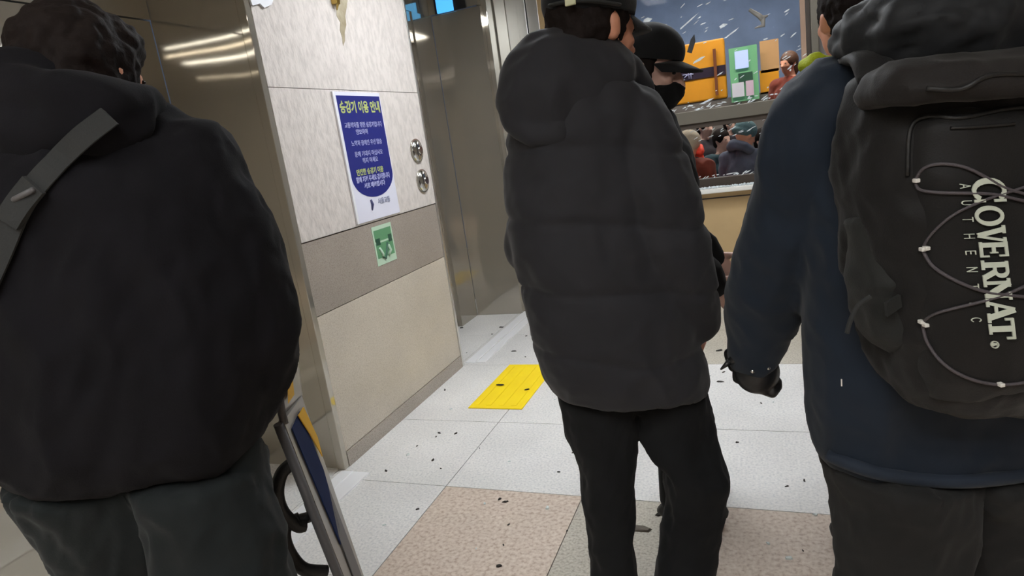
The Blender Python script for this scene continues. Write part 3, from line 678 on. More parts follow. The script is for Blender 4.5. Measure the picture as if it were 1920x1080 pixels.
patch('yellow_print', M['sign_yellow'], ((.45, .02), (.78, .02), (.93, .12), (.85, .17), (.66, .09)), .005)
patch('grey_print', M['sign_grey'], ((.35, .36), (.70, .24), (.78, .52), (.62, .85), (.35, .70)), .002)
child(MB().tube([p-nb*.009+(A0-B0).normalized()*.010+Vector((0, 0, k_)) for p, k_ in ((A0, 0), (A0.lerp(Ab, .5), 0), (Ab, .012))], .010, n=10).build('edge_rail', M['sign_grey']), sb)
C0, C1, C2, C3 = P(546, 612, 1.30), P(556, 600, 1.34), P(564, 745, 1.44), P(530, 800, 1.40)
cp = curve([P(552, 596, 1.30), P(554, 630, 1.28), P(543, 665, 1.26), P(528, 705, 1.24), P(524, 745, 1.23), P(533, 795, 1.22)], 5)
child(MB().tube(cp, [.005+.004*min(1, i/12) for i in range(len(cp))], n=8).build('top_rail', M['sign_grey']), sb)
q = [P(548, 655, 1.29), P(556, 660, 1.40), P(566, 742, 1.43), P(545, 790, 1.38), P(530, 770, 1.25), P(528, 712, 1.25)]
slab('rear_board', M['sign_white'], q, HD, .008)
slab('rear_yellow_print', M['sign_yellow'], [P(540, 690, 1.262), P(547, 690, 1.31), P(552, 740, 1.33), P(541, 756, 1.262)], -HD, .004)
ch = curve([P(548, 868, 1.24), P(528, 888, 1.23), P(520, 925, 1.22), P(530, 960, 1.22), P(556, 985, 1.23), P(572, 985, 1.24)], 6)
child(MB().tube(ch, .014, n=10).build('black_loop', M['black_stuff']), sb)
ch = curve([P(562, 972, 1.24), P(538, 985, 1.23), P(534, 1012, 1.22), P(548, 1045, 1.22), P(572, 1068, 1.22), P(612, 1072, 1.24)], 6)
child(MB().tube(ch, .014, n=10).build('black_loop', M['black_stuff']), sb)
ch = curve([P(560, 975, 1.25), P(585, 965, 1.25), P(580, 940, 1.24)], 6)
child(MB().tube(ch, .012, n=10).build('black_loop', M['black_stuff']), sb)

# ------------------------------------------------------------------ person with the backpack, right
DR = 1.02
pr = empty('person', Vector((P(1740, 1080, DR).x, P(1740, 1080, DR).y, 0)), 'person in a navy coat wearing the black backpack, seen from behind at right', 'person')
SR = dict(head=P(1790, -110, DR+.06), face=(HD*.95-RD*.15), neck=P(1775, 60, DR+.03), front=HD, chest=P(1765, 330, DR), pelvis=P(1745, 760, DR),
    shL=P(1545, 200, DR), elL=P(1465, 440, DR+.10), wrL=P(1412, 650, DR+.20), handL=Vector((0, 0, -1))+HD*.15-RD*.05, palmL=HD*.5+RD*.8, curlL=1.15, hs=.86,
    shR=P(1990, 160, DR), elR=P(2040, 420, DR+.05), wrR=P(2000, 620, DR+.2), handR=HD, palmR=-RD,
    hipL=P(1680, 840, DR), hipR=P(1850, 840, DR+.02), knL=P(1693, 1150, DR), knR=P(1862, 1150, DR+.06))
SR['anL'] = Vector((P(1665, 1080, DR).x, P(1665, 1080, DR).y, .09)); SR['anR'] = Vector((P(1850, 1080, DR+.06).x, P(1850, 1080, DR+.06).y, .09))
o, BRh, LRh = person_body(SR); child(o, pr)
for sg in (1, -1): child(MB().ell(LRh(.083, sg*.030, -.002), (.006, .012, .005), BRh, 2).build('eye', M['eye']), pr)
jb = MB()
rows = [(100, 1620, 1930, .09), (150, 1545, 1985, .12), (220, 1525, 2010, .135), (320, 1520, 2020, .145), (450, 1522, 2015, .15), (600, 1527, 2005, .15), (720, 1533, 1995, .15), (800, 1540, 1990, .14), (845, 1546, 1985, .13), (868, 1562, 1975, .11)]
jb.rings([ringp(P(a, v+ (8 if v < 800 else 0), DR), P(b, v-20, DR), th, 44, 2.5, back=min(th, .105)*(.8 if v > 790 else 1)) for v, a, b, th in rows])
jb.limb([P(1560, 205, DR+.01), P(1520, 270, DR+.03), P(1492, 360, DR+.07), P(1466, 450, DR+.10), P(1448, 530, DR+.14), P(1425, 600, DR+.18), P(1412, 665, DR+.20)], [.074, .078, .076, .074, .073, .060, .044])
jb.limb([SR['shR'], SR['elR'], SR['wrR']], [.085, .08, .055])
o = remesh(jb, 'coat', M['navy'], None, .008, 8, lambda v, n: .010*fold(v, 6, 1, .45, 31)+.004*fold(v, 16, 1, .5, 34, -.5)); child(o, pr)
coatR = o
bR = world_bvh([coatR])
hemp = [ontop(bR, P(u, v, DR), HD, .002) for u, v in ((1552, 852), (1590, 868), (1640, 884), (1700, 895), (1760, 900), (1820, 900), (1900, 892), (1970, 878))]
child(MB().tube(curve(hemp, 5), .012, n=8, flat=1).build('hem_band', M['hem']), pr)
hb = MB()
hb.limb([P(1618, 78, DR-.02), P(1670, 56, DR-.08), P(1745, 40, DR-.13), P(1820, 36, DR-.14), P(1900, 55, DR-.12), P(1960, 90, DR-.05)], [.04, .05, .06, .065, .06, .05])
hb.limb([P(1630, 118, DR), P(1690, 110, DR-.06), P(1780, 98, DR-.10), P(1870, 98, DR-.10), P(1950, 110, DR-.03)], [.032, .042, .05, .05, .05])
hb.ell(P(1800, 20, DR-.05), (.12, .11, .07), basis(RD), 3)
o = remesh(hb, 'coat_hood', M['hood'], None, .007, 5, lambda v, n: .010*fold(v, 11, 1, 1.6, 41)+.005*fold(v, 24, .6, 2, 3)); child(o, pr)
trousers('trousers', M['trouser_olive'], pr,
    [dict(rows=[(870, 870, 1560, 1800, DR, .12), (930, 930, 1580, 1800, DR, .11), (1000, 1000, 1583, 1798, DR, .10), (1065, 1065, 1586, 1796, DR, .10)], end=SR['anL'], w=.08, zs=(.40, .16, .07)),
     dict(rows=[(870, 870, 1760, 1965, DR, .12), (930, 930, 1782, 1955, DR+.02, .11), (1000, 1000, 1786, 1935, DR+.04, .10), (1065, 1065, 1790, 1912, DR+.05, .095)], end=SR['anR'], w=.065, zs=(.40, .16, .07))],
    [(760, 1575, 1965, DR), (800, 1580, 1960, DR), (850, 1590, 1955, DR)], 15, .010)
for a in (SR['anL'], SR['anR']):
    mb = MB(); B = basis(HD); c = Vector((a.x, a.y, 0))+HD*.05
    mb.ell(c+Vector((0, 0, .05)), (.135, .05, .046), B, 3); mb.ell(c+Vector((0, 0, .018)), (.143, .053, .016), B, 3); mb.limb([c-HD*.05+Vector((0, 0, .05)), Vector((a.x, a.y, .12))], [.05, .05])
    child(remesh(mb, 'shoe', M['black_stuff'], None, .008, 3), pr)
hb = MB(); hb.ell(LRh(-.020, 0, .020), (.102, .086, .102), BRh, 3); hb.ell(LRh(-.06, 0, -.035), (.05, .07, .055), BRh, 3)
child(remesh(hb, 'hair', M['hair'], None, .006, 2, hairf(9)), pr)
# gloved hand
gb = MB(); w0 = P(1412, 650, DR+.20); hand(gb, w0, Vector((0, 0, -1))+HD*.15-RD*.05, HD*.5+RD*.8, -1, 1.15, 1.12); gb.limb([w0+Vector((0, 0, .03)), w0-Vector((0, 0, .02))], [.046, .043])
gb.ell(w0-Vector((0, 0, .055))+RD*.005, (.045, .040, .046), basis(RD), 3)
child(remesh(gb, 'glove', M['glove'], None, .0045, 3), pr)
for u, v in ((1411, 696), (1440, 690)):
    child(MB().ell(P(u, v, DR+.155), .0045, sub=2).build('stud', M['chrome']), pr)
fgb = MB(); q0 = P(1388, 672, DR+.2)
fgb.limb([P(1385, 668, DR+.19), P(1368, 678, DR+.19), P(1352, 692, DR+.19)], [.012, .007, .002])
child(fgb.build('wrist_strap_end', M['glove']), pr)

# backpack
DB = .80
bp = empty('backpack', P(1780, 750, DB+.05), 'black backpack with elastic cords and pale vertical lettering on the right person\'s back', 'backpack')
mb = MB()
rows = [(118, 1655, 1990, .05), (150, 1625, 2010, .085), (220, 1608, 2030, .10), (340, 1600, 2035, .115), (460, 1612, 2035, .12), (600, 1640, 2030, .12), (690, 1666, 2020, .11), (728, 1688, 2005, .09), (745, 1712, 1985, .06)]
mb.rings([ringp(P(a, v+4, DB+.09), P(b, v-6, DB+.09), th, 44, 3.6) for v, a, b, th in rows])
body_o = remesh(mb, 'pack_body', M['pack'], None, .006, 6, lambda v, n: .006*fold(v, 8, 1, .8, 51)+.003*fold(v, 20, 1, .8, 3)); child(body_o, bp)
mb = MB()
mb.rings([ringp(P(a, v+4, DB+.02), P(b, v-6, DB+.02), th, 44, 3.2) for v, a, b, th in [(205, 1735, 1975, .03), (235, 1705, 1990, .05), (330, 1690, 2000, .06), (460, 1700, 2000, .065), (600, 1712, 1998, .07), (690, 1722, 1990, .06), (735, 1738, 1975, .035)]])
po = remesh(mb, 'front_pocket', M['pack'], None, .005, 5, lambda v, n: .003*fold(v, 9, 1, .8, 61)); child(po, bp)
mb = MB(); mb.rings([ringp(P(a, v+14, DB+.03), P(b, v-14, DB+.03), th, 44, 3.0) for v, a, b, th in [(104, 1672, 1975, .03), (125, 1640, 1995, .07), (165, 1628, 2008, .09), (186, 1636, 2002, .075)]])
fo = remesh(mb, 'top_flap', M['pack_flap'], None, .005, 5, lambda v, n: .004*fold(v, 10, 1.4, .5, 71)); child(fo, bp)
bodyb = world_bvh([body_o, po, fo])
def along(name, m, pts, r, off, n=6, par=bp, nn=8, sm=2):
    c = curve([P(u, v, DB) for u, v in pts], n); c = [ontop(bodyb, p, HD, off) for p in c]
    for _ in range(sm): c = [c[0]]+[(c[i-1]+c[i]*2+c[i+1])/4 for i in range(1, len(c)-1)]+[c[-1]]
    return child(MB().tube(c, r, n=nn).build(name, m), par)
# zips, pocket edges and side pocket
along('zip', M['black_stuff'], [(1745, 222), (1720, 226), (1735, 166), (1800, 168), (1850, 142), (1930, 138)][2:], .003, .002)
along('zip', M['black_stuff'], [(1700, 330), (1705, 240), (1740, 218), (1800, 222), (1880, 205), (1940, 200)], .0028, .002)
along('zip', M['black_stuff'], [(1780, 240), (1830, 238), (1900, 232)], .002, .002)
mb = MB(); mb.rings([ringp(P(a, v, DB+.08), P(b, v, DB+.08), th, 32, 2.6) for v, a, b, th in [(395, 1622, 1690, .03), (420, 1602, 1700, .045), (520, 1606, 1706, .055), (620, 1622, 1712, .055), (645, 1640, 1706, .035)]])
child(remesh(mb, 'side_pocket', M['mesh_pocket'], None, .005, 4, lambda v, n: .006*fold(v, 14, 1, 1, 81)), bp)
sdb = world_bvh([c for c in bp.children])
def quad_on(name, m, pts, th=.004, off=.004, bvh=sdb):
    q = [ontop(bvh, P(u, v, DB), HD, off) for u, v in pts]; mid = sum(q, Vector())/len(q)
    dmin = min((p-CAM).dot(HD) for p in q); q = [p-HD*((p-CAM).dot(HD)-dmin) for p in q]
    return child(MB().rings([[p-HD*th for p in q], q], smooth=False).build(name, m), bp)
quad_on('side_buckle', M['sign_grey'] if False else M['mesh_pocket'], [(1630, 556), (1680, 550), (1683, 572), (1632, 580)], .006)
c = curve([P(*q, DB+.03) for q in ((1632, 556), (1610, 572), (1595, 600), (1588, 625))], 5)
child(MB().tube(c, .0035, n=6, flat=1).build('webbing_tail', M['strap']), bp)
c = curve([P(*q, DB+.05) for q in ((1700, 340), (1720, 372), (1700, 400), (1665, 420), (1640, 428))], 5)
child(MB().tube(c, .005, n=6).build('compression_strap', M['strap']), bp)
# shoulder straps
bC = world_bvh([coatR])
for pts in ([(1640, 130), (1605, 118), (1585, 108)],):
    pass
child(MB().tube(curve([P(1650, 150, DR-.14), P(1630, 108, DR-.10), P(1600, 118, DR+.0), P(1580, 150, DR+.10), P(1572, 240, DR+.17)], 6), .028, n=10, flat=.4).build('shoulder_strap', M['pack']), bp)
child(MB().tube(curve([P(1960, 130, DR-.14), P(1975, 100, DR-.08), P(1985, 110, DR+.0), P(1990, 150, DR+.10), P(1985, 240, DR+.17)], 6), .028, n=10, flat=.4).build('shoulder_strap', M['pack']), bp)
# elastic cords and toggles
along('elastic_cord', M['cord'], [(1713, 338), (1728, 316), (1760, 307), (1805, 313), (1845, 332), (1880, 352), (1925, 366), (1960, 385)], .0020, .003)
along('elastic_cord', M['cord'], [(1713, 342), (1722, 356), (1760, 361), (1810, 362), (1860, 364), (1905, 374), (1960, 384)], .0020, .003)
along('elastic_cord', M['cord'], [(1727, 465), (1742, 440), (1780, 405), (1830, 380), (1880, 362), (1925, 348), (1960, 330)], .0018, .003)
along('elastic_cord', M['cord'], [(1727, 467), (1745, 498), (1790, 526), (1840, 545), (1890, 553), (1940, 557)], .0022, .003)
along('elastic_cord', M['cord'], [(1727, 603), (1748, 588), (1790, 576), (1840, 564), (1890, 548), (1940, 525)], .0020, .003)
along('elastic_cord', M['cord'], [(1727, 606), (1735, 640), (1765, 680), (1810, 707), (1860, 719), (1905, 718), (1950, 708)], .0022, .003)
for u, v in ((1712, 338), (1724, 466), (1731, 464), (1722, 601), (1730, 607), (1870, 718)):
    p = ontop(bodyb, P(u, v, DB), HD, .006)
    child(MB().box(p-Vector((.004, .003, .0025)), p+Vector((.004, .003, .0025)), R=basis(-HD), bev=.001).build('toggle', M['toggle']), bp)
# lettering, cut as slab letters and laid on the front pocket
def stroke(a, b, w): # thick bar between two 2D points
    a, b = Vector(a), Vector(b); d = (b-a).normalized(); n = Vector((-d.y, d.x))*w/2
    return [a-n, b-n, b+n, a+n]
def arc(cx, cy, rx, ry, wx, wy, a0, a1, n=14):
    o = [];
    for i in range(n):
        t0, t1 = a0+(a1-a0)*i/n, a0+(a1-a0)*(i+1)/n
        o.append([Vector((cx+rx*math.cos(t0), cy+ry*math.sin(t0))), Vector((cx+rx*math.cos(t1), cy+ry*math.sin(t1))), Vector((cx+(rx-wx)*math.cos(t1), cy+(ry-wy)*math.sin(t1))), Vector((cx+(rx-wx)*math.cos(t0), cy+(ry-wy)*math.sin(t0)))])
    return o
T = .2; th = .07; pi = math.pi
def serif(x, y, w=.36): return [stroke((x-w/2, y), (x+w/2, y), .11)]
GL = {
 'C': arc(.5, .5, .48, .52, .22, .12, pi*.22, pi*1.78)+[stroke((.86, .62), (.86, .98), .10), stroke((.86, .02), (.86, .36), .10)],
 'O': arc(.5, .5, .5, .52, .22, .12, 0, 2*pi, 24),
 'V': [stroke((.2, .95), (.5, .0), .24), stroke((.82, .95), (.54, .0), .14)]+serif(.2, .95, .44)+serif(.82, .95, .36),
 'E': [stroke((.26, 0), (.26, 1), .24), stroke((.1, .945), (.84, .945), .11), stroke((.1, .055), (.86, .055), .11), stroke((.3, .5), (.68, .5), .12), stroke((.82, .68), (.82, 1), .09), stroke((.84, 0), (.84, .32), .09), stroke((.66, .36), (.66, .64), .07)],
 'R': [stroke((.26, 0), (.26, 1), .24), stroke((.1, .945), (.6, .945), .11), stroke((.3, .48), (.6, .48), .12), stroke((.58, .5), (.86, .04), .22)]+arc(.56, .72, .32, .28, .2, .11, -pi/2, pi/2)+serif(.26, .055, .44)+serif(.88, .055, .3),
 'N': [stroke((.2, 0), (.2, 1), .15), stroke((.82, 0), (.82, 1), .15), stroke((.2, .96), (.82, .06), .24)]+serif(.2, .055)+serif(.2, .945, .4)+serif(.82, .945),
 'A': [stroke((.16, .04), (.48, 1), .14), stroke((.84, .04), (.5, 1), .24), stroke((.28, .34), (.7, .34), .11)]+serif(.16, .055)+serif(.84, .055, .42),
 'T': [stroke((.5, 0), (.5, 1), .24), stroke((.06, .94), (.94, .94), .12), stroke((.1, .66), (.1, .98), .10), stroke((.9, .66), (.9, .98), .10)]+serif(.5, .055, .44),
 '.': arc(.2, .1, .13, .12, .12, .11, 0, 2*pi, 10),
}
thin = {'A': [stroke((.1, 0), (.5, 1), .12), stroke((.9, 0), (.5, 1), .12), stroke((.28, .35), (.72, .35), .1)], 'U': [stroke((.15, .3), (.15, 1), .12), stroke((.85, .3), (.85, 1), .12)]+arc(.5, .35, .41, .35, .12, .12, pi, 2*pi, 10),
 'T': [stroke((.5, 0), (.5, 1), .12), stroke((.05, .95), (.95, .95), .1)], 'H': [stroke((.12, 0), (.12, 1), .12), stroke((.88, 0), (.88, 1), .12), stroke((.12, .5), (.88, .5), .1)],
 'E': [stroke((.15, 0), (.15, 1), .12), stroke((.15, .95), (.85, .95), .1), stroke((.15, .5), (.75, .5), .1), stroke((.15, .05), (.85, .05), .1)], 'N': [stroke((.12, 0), (.12, 1), .12), stroke((.88, 0), (.88, 1), .12), stroke((.12, 1), (.88, 0), .12)],
 'I': [stroke((.5, 0), (.5, 1), .12)], 'C': arc(.55, .5, .45, .5, .12, .1, pi*.2, pi*1.8)}
def word(name, items, m, off=.003, th=.0015):
    """items: (glyph polygons, baseline start px, baseline end px, height px vector)"""
    mb = MB()
    for polys, (x0, y0), (x1, y1), (hx, hy) in items:
        for q in polys:
            # split long bars so that the print follows the cloth
            pp = []
            if len(q) == 4:
                n = max(1, int((q[1]-q[0]).length/.25))
                for i in range(n):
                    a, b = q[0].lerp(q[1], i/n), q[0].lerp(q[1], (i+1)/n); c, d = q[3].lerp(q[2], (i+1)/n), q[3].lerp(q[2], i/n); pp.append([a, b, c, d])
            for r_ in pp:
                w = [ontop(bodyb, P(x0+(x1-x0)*v.x+hx*v.y, y0+(y1-y0)*v.x+hy*v.y, DB), HD, off) for v in r_]
                mb.rings([[p-HD*th for p in w], w], smooth=False)
    return child(mb.build(name, m), bp)
# main word runs down the pack, letter tops to the right
xs = lambda y: 1816+(y-332)*.1205
items = []
for ch_, y0, y1, hh in (('C', 333, 384, 62), ('O', 386, 424, 52), ('V', 424, 458, 52), ('E', 450, 486, 53), ('R', 486, 526, 50), ('N', 522, 562, 50), ('A', 560, 602, 52), ('T', 594, 638, 48), ('.', 640, 660, 46)):
    items.append((GL[ch_], (xs(y0), y0), (xs(y1), y1), (hh, -hh*.04)))
word('lettering', items, M['print'])
items = [(arc(.5, .5, .5, .5, .12, .12, 0, 2*pi, 14)+[stroke((.35, .25), (.35, .75), .12), stroke((.35, .7), (.62, .7), .12), stroke((.5, .5), (.66, .25), .12)], (1852, 638), (1854, 652), (16, -1))]
word('registered_mark', items, M['print'])
it = []
for i, ch_ in enumerate('AUTHENTIC'):
    y0 = 344+i*31.2; x0 = 1796+i*2.6
    it.append((thin[ch_], (x0, y0), (x0+1.2, y0+10), (20, -.6)))
word('small_lettering', it, M['cord'] if False else M['print'], .0025, .0008)
along('care_tag', M['toggle'], [(1858, 650), (1860, 655)], .0001, .001) if False else None
tg = ontop(world_bvh([coatR]), P(1576, 716, DR), HD, .003)
child(MB().box(tg-Vector((.001, .001, .006)), tg+Vector((.001, .001, .006))).build('reflective_thread', M['toggle']), pr)

# ------------------------------------------------------------------ masked person behind the puffer jacket
def small_person(label, head_c, face, front, foot_xy, gz=0, skin='skin', coat='dark_coat', trouser='trouser_black', voxel=.010, arms=None, sw=.19, hs=1.0, headwear=None, group=None, lean=Vector()):
    hc = Vector(head_c); fr = Vector(front).normalized(); lf = UP.cross(fr)
    par = empty('person', Vector((foot_xy[0], foot_xy[1], gz)), label, 'person', group)
    ne = Vector((hc.x, hc.y, hc.z-.17))-Vector(face).normalized()*.02; ch = ne-UP*.20; H0 = hc.z-gz
    pe = Vector((foot_xy[0], foot_xy[1], gz+H0*.56)); S = dict(head=hc, face=face, neck=ne, front=fr, chest=ch, pelvis=pe)
    for sd, sg in (('L', 1), ('R', -1)):
        sh_ = ne+lf*sg*sw-UP*.05; ar = (arms or {}).get(sd)
        el, wr = ar if ar else (sh_+lf*sg*.03-UP*.28+fr*.02, sh_+lf*sg*.0-UP*.46+fr*.16)
        S['sh'+sd] = sh_; S['el'+sd] = el; S['wr'+sd] = wr; S['hand'+sd] = (Vector(wr)-Vector(el)).normalized(); S['palm'+sd] = -lf*sg
        S['hip'+sd] = pe+lf*sg*.09-UP*.05; S['kn'+sd] = Vector((pe.x, pe.y, gz+.48))+lf*sg*.1+fr*.03; S['an'+sd] = Vector((pe.x, pe.y, gz+.09))+lf*sg*.11
    o, B, L = person_body(S, skin=skin, voxel=voxel, gz=gz); child(o, par)
    for sg in (1, -1): child(MB().ell(L(.083, sg*.030, -.002), (.006, .012, .005), B, 2).build('eye', M['eye']), par)
    jb = MB(); BB = basis(fr)
    jb.ell(ch, (.135, .19, .20), BB); jb.ell((ch+pe)/2, (.135, .18, .22), BB); jb.ell(pe, (.145, .185, .16), BB); jb.limb([ne-UP*.03, ch, pe], [.085, .12, .13])
    for sd in 'LR': jb.limb([ne*.5+S['sh'+sd]*.5-UP*.02, S['sh'+sd], S['el'+sd], S['wr'+sd]], [.075, .075, .065, .048])
    child(remesh(jb, 'coat', M[coat], None, voxel, 6, lambda v, n: .008*fold(v, 9, 1, .8, hc.x*9)), par)
    tb = MB()
    for sd in 'LR': tb.limb([S['hip'+sd], S['kn'+sd], S['an'+sd]], [.105, .078, .062])
    child(remesh(tb, 'trousers', M[trouser], None, voxel*1.3, 4), par)
    for sd in 'LR':
        a = S['an'+sd]; c = Vector((a.x, a.y, gz))+fr*.05; mb = MB()
        mb.ell(c+Vector((0, 0, .045)), (.135, .05, .045), BB, 2); mb.limb([c-fr*.05+Vector((0, 0, .05)), Vector((a.x, a.y, gz+.12))], [.05, .05]); child(remesh(mb, 'shoe', M['black_stuff'], None, .014, 2), par)
    return par, B, L, S
fF = (RD*.75-HD*.45+Vector((0, 0, -.30))).normalized()
hF = P(1222, 128, 2.15)
pf, BF, LF = small_person('person in a black cap and black face mask half hidden behind the puffer jacket', hF, fF, (RD*.9-HD*.3), (hF.x-.03, hF.y-.02), skin='skin_pale', coat='mask', voxel=.007)[:3]
hb = MB(); hb.ell(LF(-.028, 0, .018), (.094, .084, .095), BF, 3); hb.ell(LF(-.06, 0, -.05), (.055, .072, .06), BF, 3); hb.ell(LF(.0, -.066, .0), (.03, .02, .05), BF, 2); hb.ell(LF(.0, .066, .0), (.03, .02, .05), BF, 2)
child(remesh(hb, 'hair', M['hair'], None, .006, 2, hairf(2)), pf)
cb = MB(); cb.ell(LF(-.014, 0, .052), (.108, .094, .085), BF, 4); o = remesh(cb, 'cap', M['cap'], None, .005, 2); cutbelow(o, LF(0, 0, .028), (BF @ Vector((-.10, 0, 1))).normalized()); child(o, pf)
child(visor('cap_visor', LF, BF, .036, M['cap'], ln=.085), pf)
mb = MB(); mb.ell(LF(.052, 0, -.070), (.062, .062, .054), BF, 3); mb.ell(LF(.092, 0, -.055), (.032, .026, .034), BF, 3); o = remesh(mb, 'face_mask', M['mask'], None, .004, 4, lambda v, n: .002*fold(v, 30, .5, 2, 1)); child(o, pf)
for sg in (1, -1): child(MB().tube([LF(.05, sg*.062, -.05), LF(.02, sg*.078, -.035), LF(-.012, sg*.088, -.02)], .002, n=6).build('mask_loop', M['mask']), pf)
for sg in (1, -1): child(MB().tube([LF(.094, sg*.016, .016), LF(.093, sg*.032, .020), LF(.082, sg*.046, .014)], [.003, .004, .002], n=6).build('eyebrow', M['hair']), pf)

# person with the lime collar behind the backpack wearer
hN = P(1596, 25, 1.75)
pn, BN, LN, SN = small_person('person with dark hair and a lime collar just left of the backpack wearer', hN, (HD*.98-RD*.05), HD*.9-RD*.4, (hN.x+.12, hN.y+.02), coat='navy', voxel=.009, sw=.15)
hb = MB(); hb.ell(LN(-.018, 0, .022), (.100, .086, .100), BN, 3); hb.ell(LN(-.04, 0, -.01), (.07, .080, .055), BN, 3)
child(remesh(hb, 'hair', M['hair'], None, .006, 2, hairf(3)), pn)
mb = MB(); q = P(1530, 112, 1.74); cN = SN['neck']
mb.limb([P(1508, 124, 1.72), P(1526, 116, 1.70), P(1548, 122, 1.70), P(1590, 130, 1.68)], [.016, .024, .022, .024])
child(remesh(mb, 'lime_collar', M['lime'], None, .005, 3, lambda v, n: .003*fold(v, 20, 1, 1, 7)), pn)

# ------------------------------------------------------------------ crowd beyond the window
def PYh(u, v, y): return PY(u, v, y)
hc = PY(1398, 252, 6.5)
pb, BB_, LB, _ = small_person('person in a teal knitted beanie and slate quilted jacket seen through the lower pane', hc, (RD*.7+HD*.2+Vector((0, 0, -.3))), (RD*.6+HD*.5), (hc.x-.02, hc.y), gz=GZ, coat='grey_puff', voxel=.011)
mb = MB(); mb.ell(LB(-.015, 0, .040), (.112, .098, .092), BB_, 3); mb.ell(LB(-.03, 0, .012), (.112, .098, .05), BB_, 3); child(remesh(mb, 'beanie', M['teal'], None, .007, 2), pb)
mb = MB(); mb.limb([LB(.05, .09, -.14), LB(-.05, .10, -.13), LB(-.10, 0, -.12), LB(-.05, -.10, -.13), LB(.05, -.09, -.15)], [.04, .045, .05, .045, .04]); child(remesh(mb, 'raised_collar', M['grey_puff'], None, .01, 3), pb)
hc = PY(1293, 268, 6.3)
pc, BC_, LC, _ = small_person('person in a cream hat, orange red scarf and red brown coat beyond the lower pane', hc, (RD*.8+HD*.3), (RD*.7+HD*.5), (hc.x, hc.y), gz=GZ, coat='coat_red', voxel=.011)
mb = MB(); mb.ell(LC(-.01, 0, .02), (.115, .105, .105), BC_, 3); mb.ell(LC(-.05, 0, -.05), (.07, .09, .07), BC_, 3); child(remesh(mb, 'hat', M['cream'], None, .007, 2), pc)
mb = MB(); mb.limb([LC(.075, .06, -.10), LC(.085, 0, -.10), LC(.07, -.06, -.09), LC(.10, -.02, -.05)], [.035, .04, .036, .03]); mb.limb([LC(.09, -.03, -.12), LC(.14, -.05, -.30), LC(.22, -.06, -.45)], [.025, .018, .015]); child(remesh(mb, 'scarf', M['orange'], None, .008, 2), pc)
for (u, v, y, lab, coat, hat) in ((1354, 262, 7.6, 'person in a dark teal coat standing between the beanie and the cream hat', 'teal_coat', None), (1322, 238, 8.1, 'dark coated person at the back of the crowd above the orange red scarf', 'dark_coat', None),
                                  (1372, 232, 8.62, 'dark coated person at the back of the crowd left of the beanie', 'dark_coat', None), (1432, 262, 7.3, 'dark coated person just right of the teal beanie', 'dark_coat', None), (1250, 262, 7.0, 'person with a pale coat at the left end of the lower pane', 'cream', None)):
    hc = PY(u, v, y); q, Bq, Lq, _ = small_person(lab, hc, (-HD*.8+RD*.4), (-HD*.8+RD*.3), (hc.x, hc.y), gz=GZ, coat=coat, voxel=.014, skin='skin_pale')
    mb = MB(); mb.ell(Lq(-.02, 0, .025), (.102, .088, .102), Bq, 3); mb.ell(Lq(-.05, 0, -.04), (.06, .075, .06), Bq, 2); child(remesh(mb, 'hair', M['hair'], None, .009, 2), q)
# tall person in an orange brown coat seen through the upper pane
hc = PY(1478, 118, 8.0); q, Bq, Lq, _ = small_person('person with brown hair and an orange brown coat behind the upper pane', hc, (-RD*.6-HD*.3), (-RD*.6-HD*.3), (hc.x, hc.y), gz=GZ+.55, coat='coat_red', voxel=.014)
mb = MB(); mb.ell(Lq(-.02, 0, .025), (.105, .09, .105), Bq, 3); mb.ell(Lq(-.06, 0, -.06), (.06, .08, .09), Bq, 2); child(remesh(mb, 'hair', mat('brown_hair', srgb(92, 60, 40), .5, bump=.6, bscale=90), None, .009, 2), q)
MB().box((hc.x-.3, hc.y-.3, GZ), (hc.x+.3, hc.y+.3, GZ+.545)).build('plinth', M['wall_grey'])['label'] = 'low grey plinth under the person in the orange brown coat'
bpy.data.objects['plinth']['category'] = 'plinth'

# ================================================================== THINGS ON THE PIER
XF = XW+.004
def yz(u, v): q = CAM+ray(u, v)*(XF/ray(u, v).x); return q.y, q.z
po = empty('poster', (XF, 2.94, 1.42), 'blue and white notice poster with rounded blue field on the stone pier', 'poster')
def pc_(mb, name, m, par): o = mb.build(name, m); o.parent = par; o.location = -par.location; return o
y0, y1, z0, z1 = 2.728, 3.144, 1.103, 1.752
pc_(MB().box((XF, y0, z0), (XF+.005, y1, z1), bev=.001), 'sheet', M['paper'], po)
pc_(MB().box((XF, y0-.012, z0), (XF+.010, y0+.004, z1), bev=.001), 'frame_edge', M['tape'], po)
yc = (y0+y1)/2+.004; hw = (y1-y0)/2-.012; zt = z1-.018; zb = z0+.20
pts = [(yc-hw, zt), (yc+hw, zt)]+[(yc+hw*math.cos(a), zb+.03-.115*math.sin(a)) for a in np.linspace(0, math.pi, 24)]
pc_(MB().rings([[Vector((XF+.005, a, b)) for a, b in pts], [Vector((XF+.0062, a, b)) for a, b in pts]], smooth=False), 'blue_field', M['poster_blue'], po)
def text(s, name, m, par, y, z, size, x=XF+.0068, off=0, align='CENTER', wx=1.0):
    cu = bpy.data.curves.new('t', 'FONT'); cu.body = s; cu.size = size; cu.align_x = align; cu.extrude = .0004; cu.offset = off
    o = bpy.data.objects.new('t', cu); COL.objects.link(o)
    dg = bpy.context.evaluated_depsgraph_get(); dg.update(); me = bpy.data.meshes.new_from_object(o.evaluated_get(dg)); bpy.data.objects.remove(o)
    R = Matrix(((0, 0, 1), (1, 0, 0), (0, 1, 0)))
    for v in me.vertices: v.co = R @ Vector((v.co.x*wx, v.co.y, v.co.z)) + Vector((x, y, z)) - par.location
    me.materials.clear(); return link(name, me, m, par)
text('승강기 이용 안내', 'heading', M['poster_yellow'], po, yc, zt-.078, .062, off=.0022, wx=.85)
text('교통약자를 위한 승강기입니다', 'text_line', M['poster_white'], po, yc, zt-.155, .030, off=.0003, wx=.92)
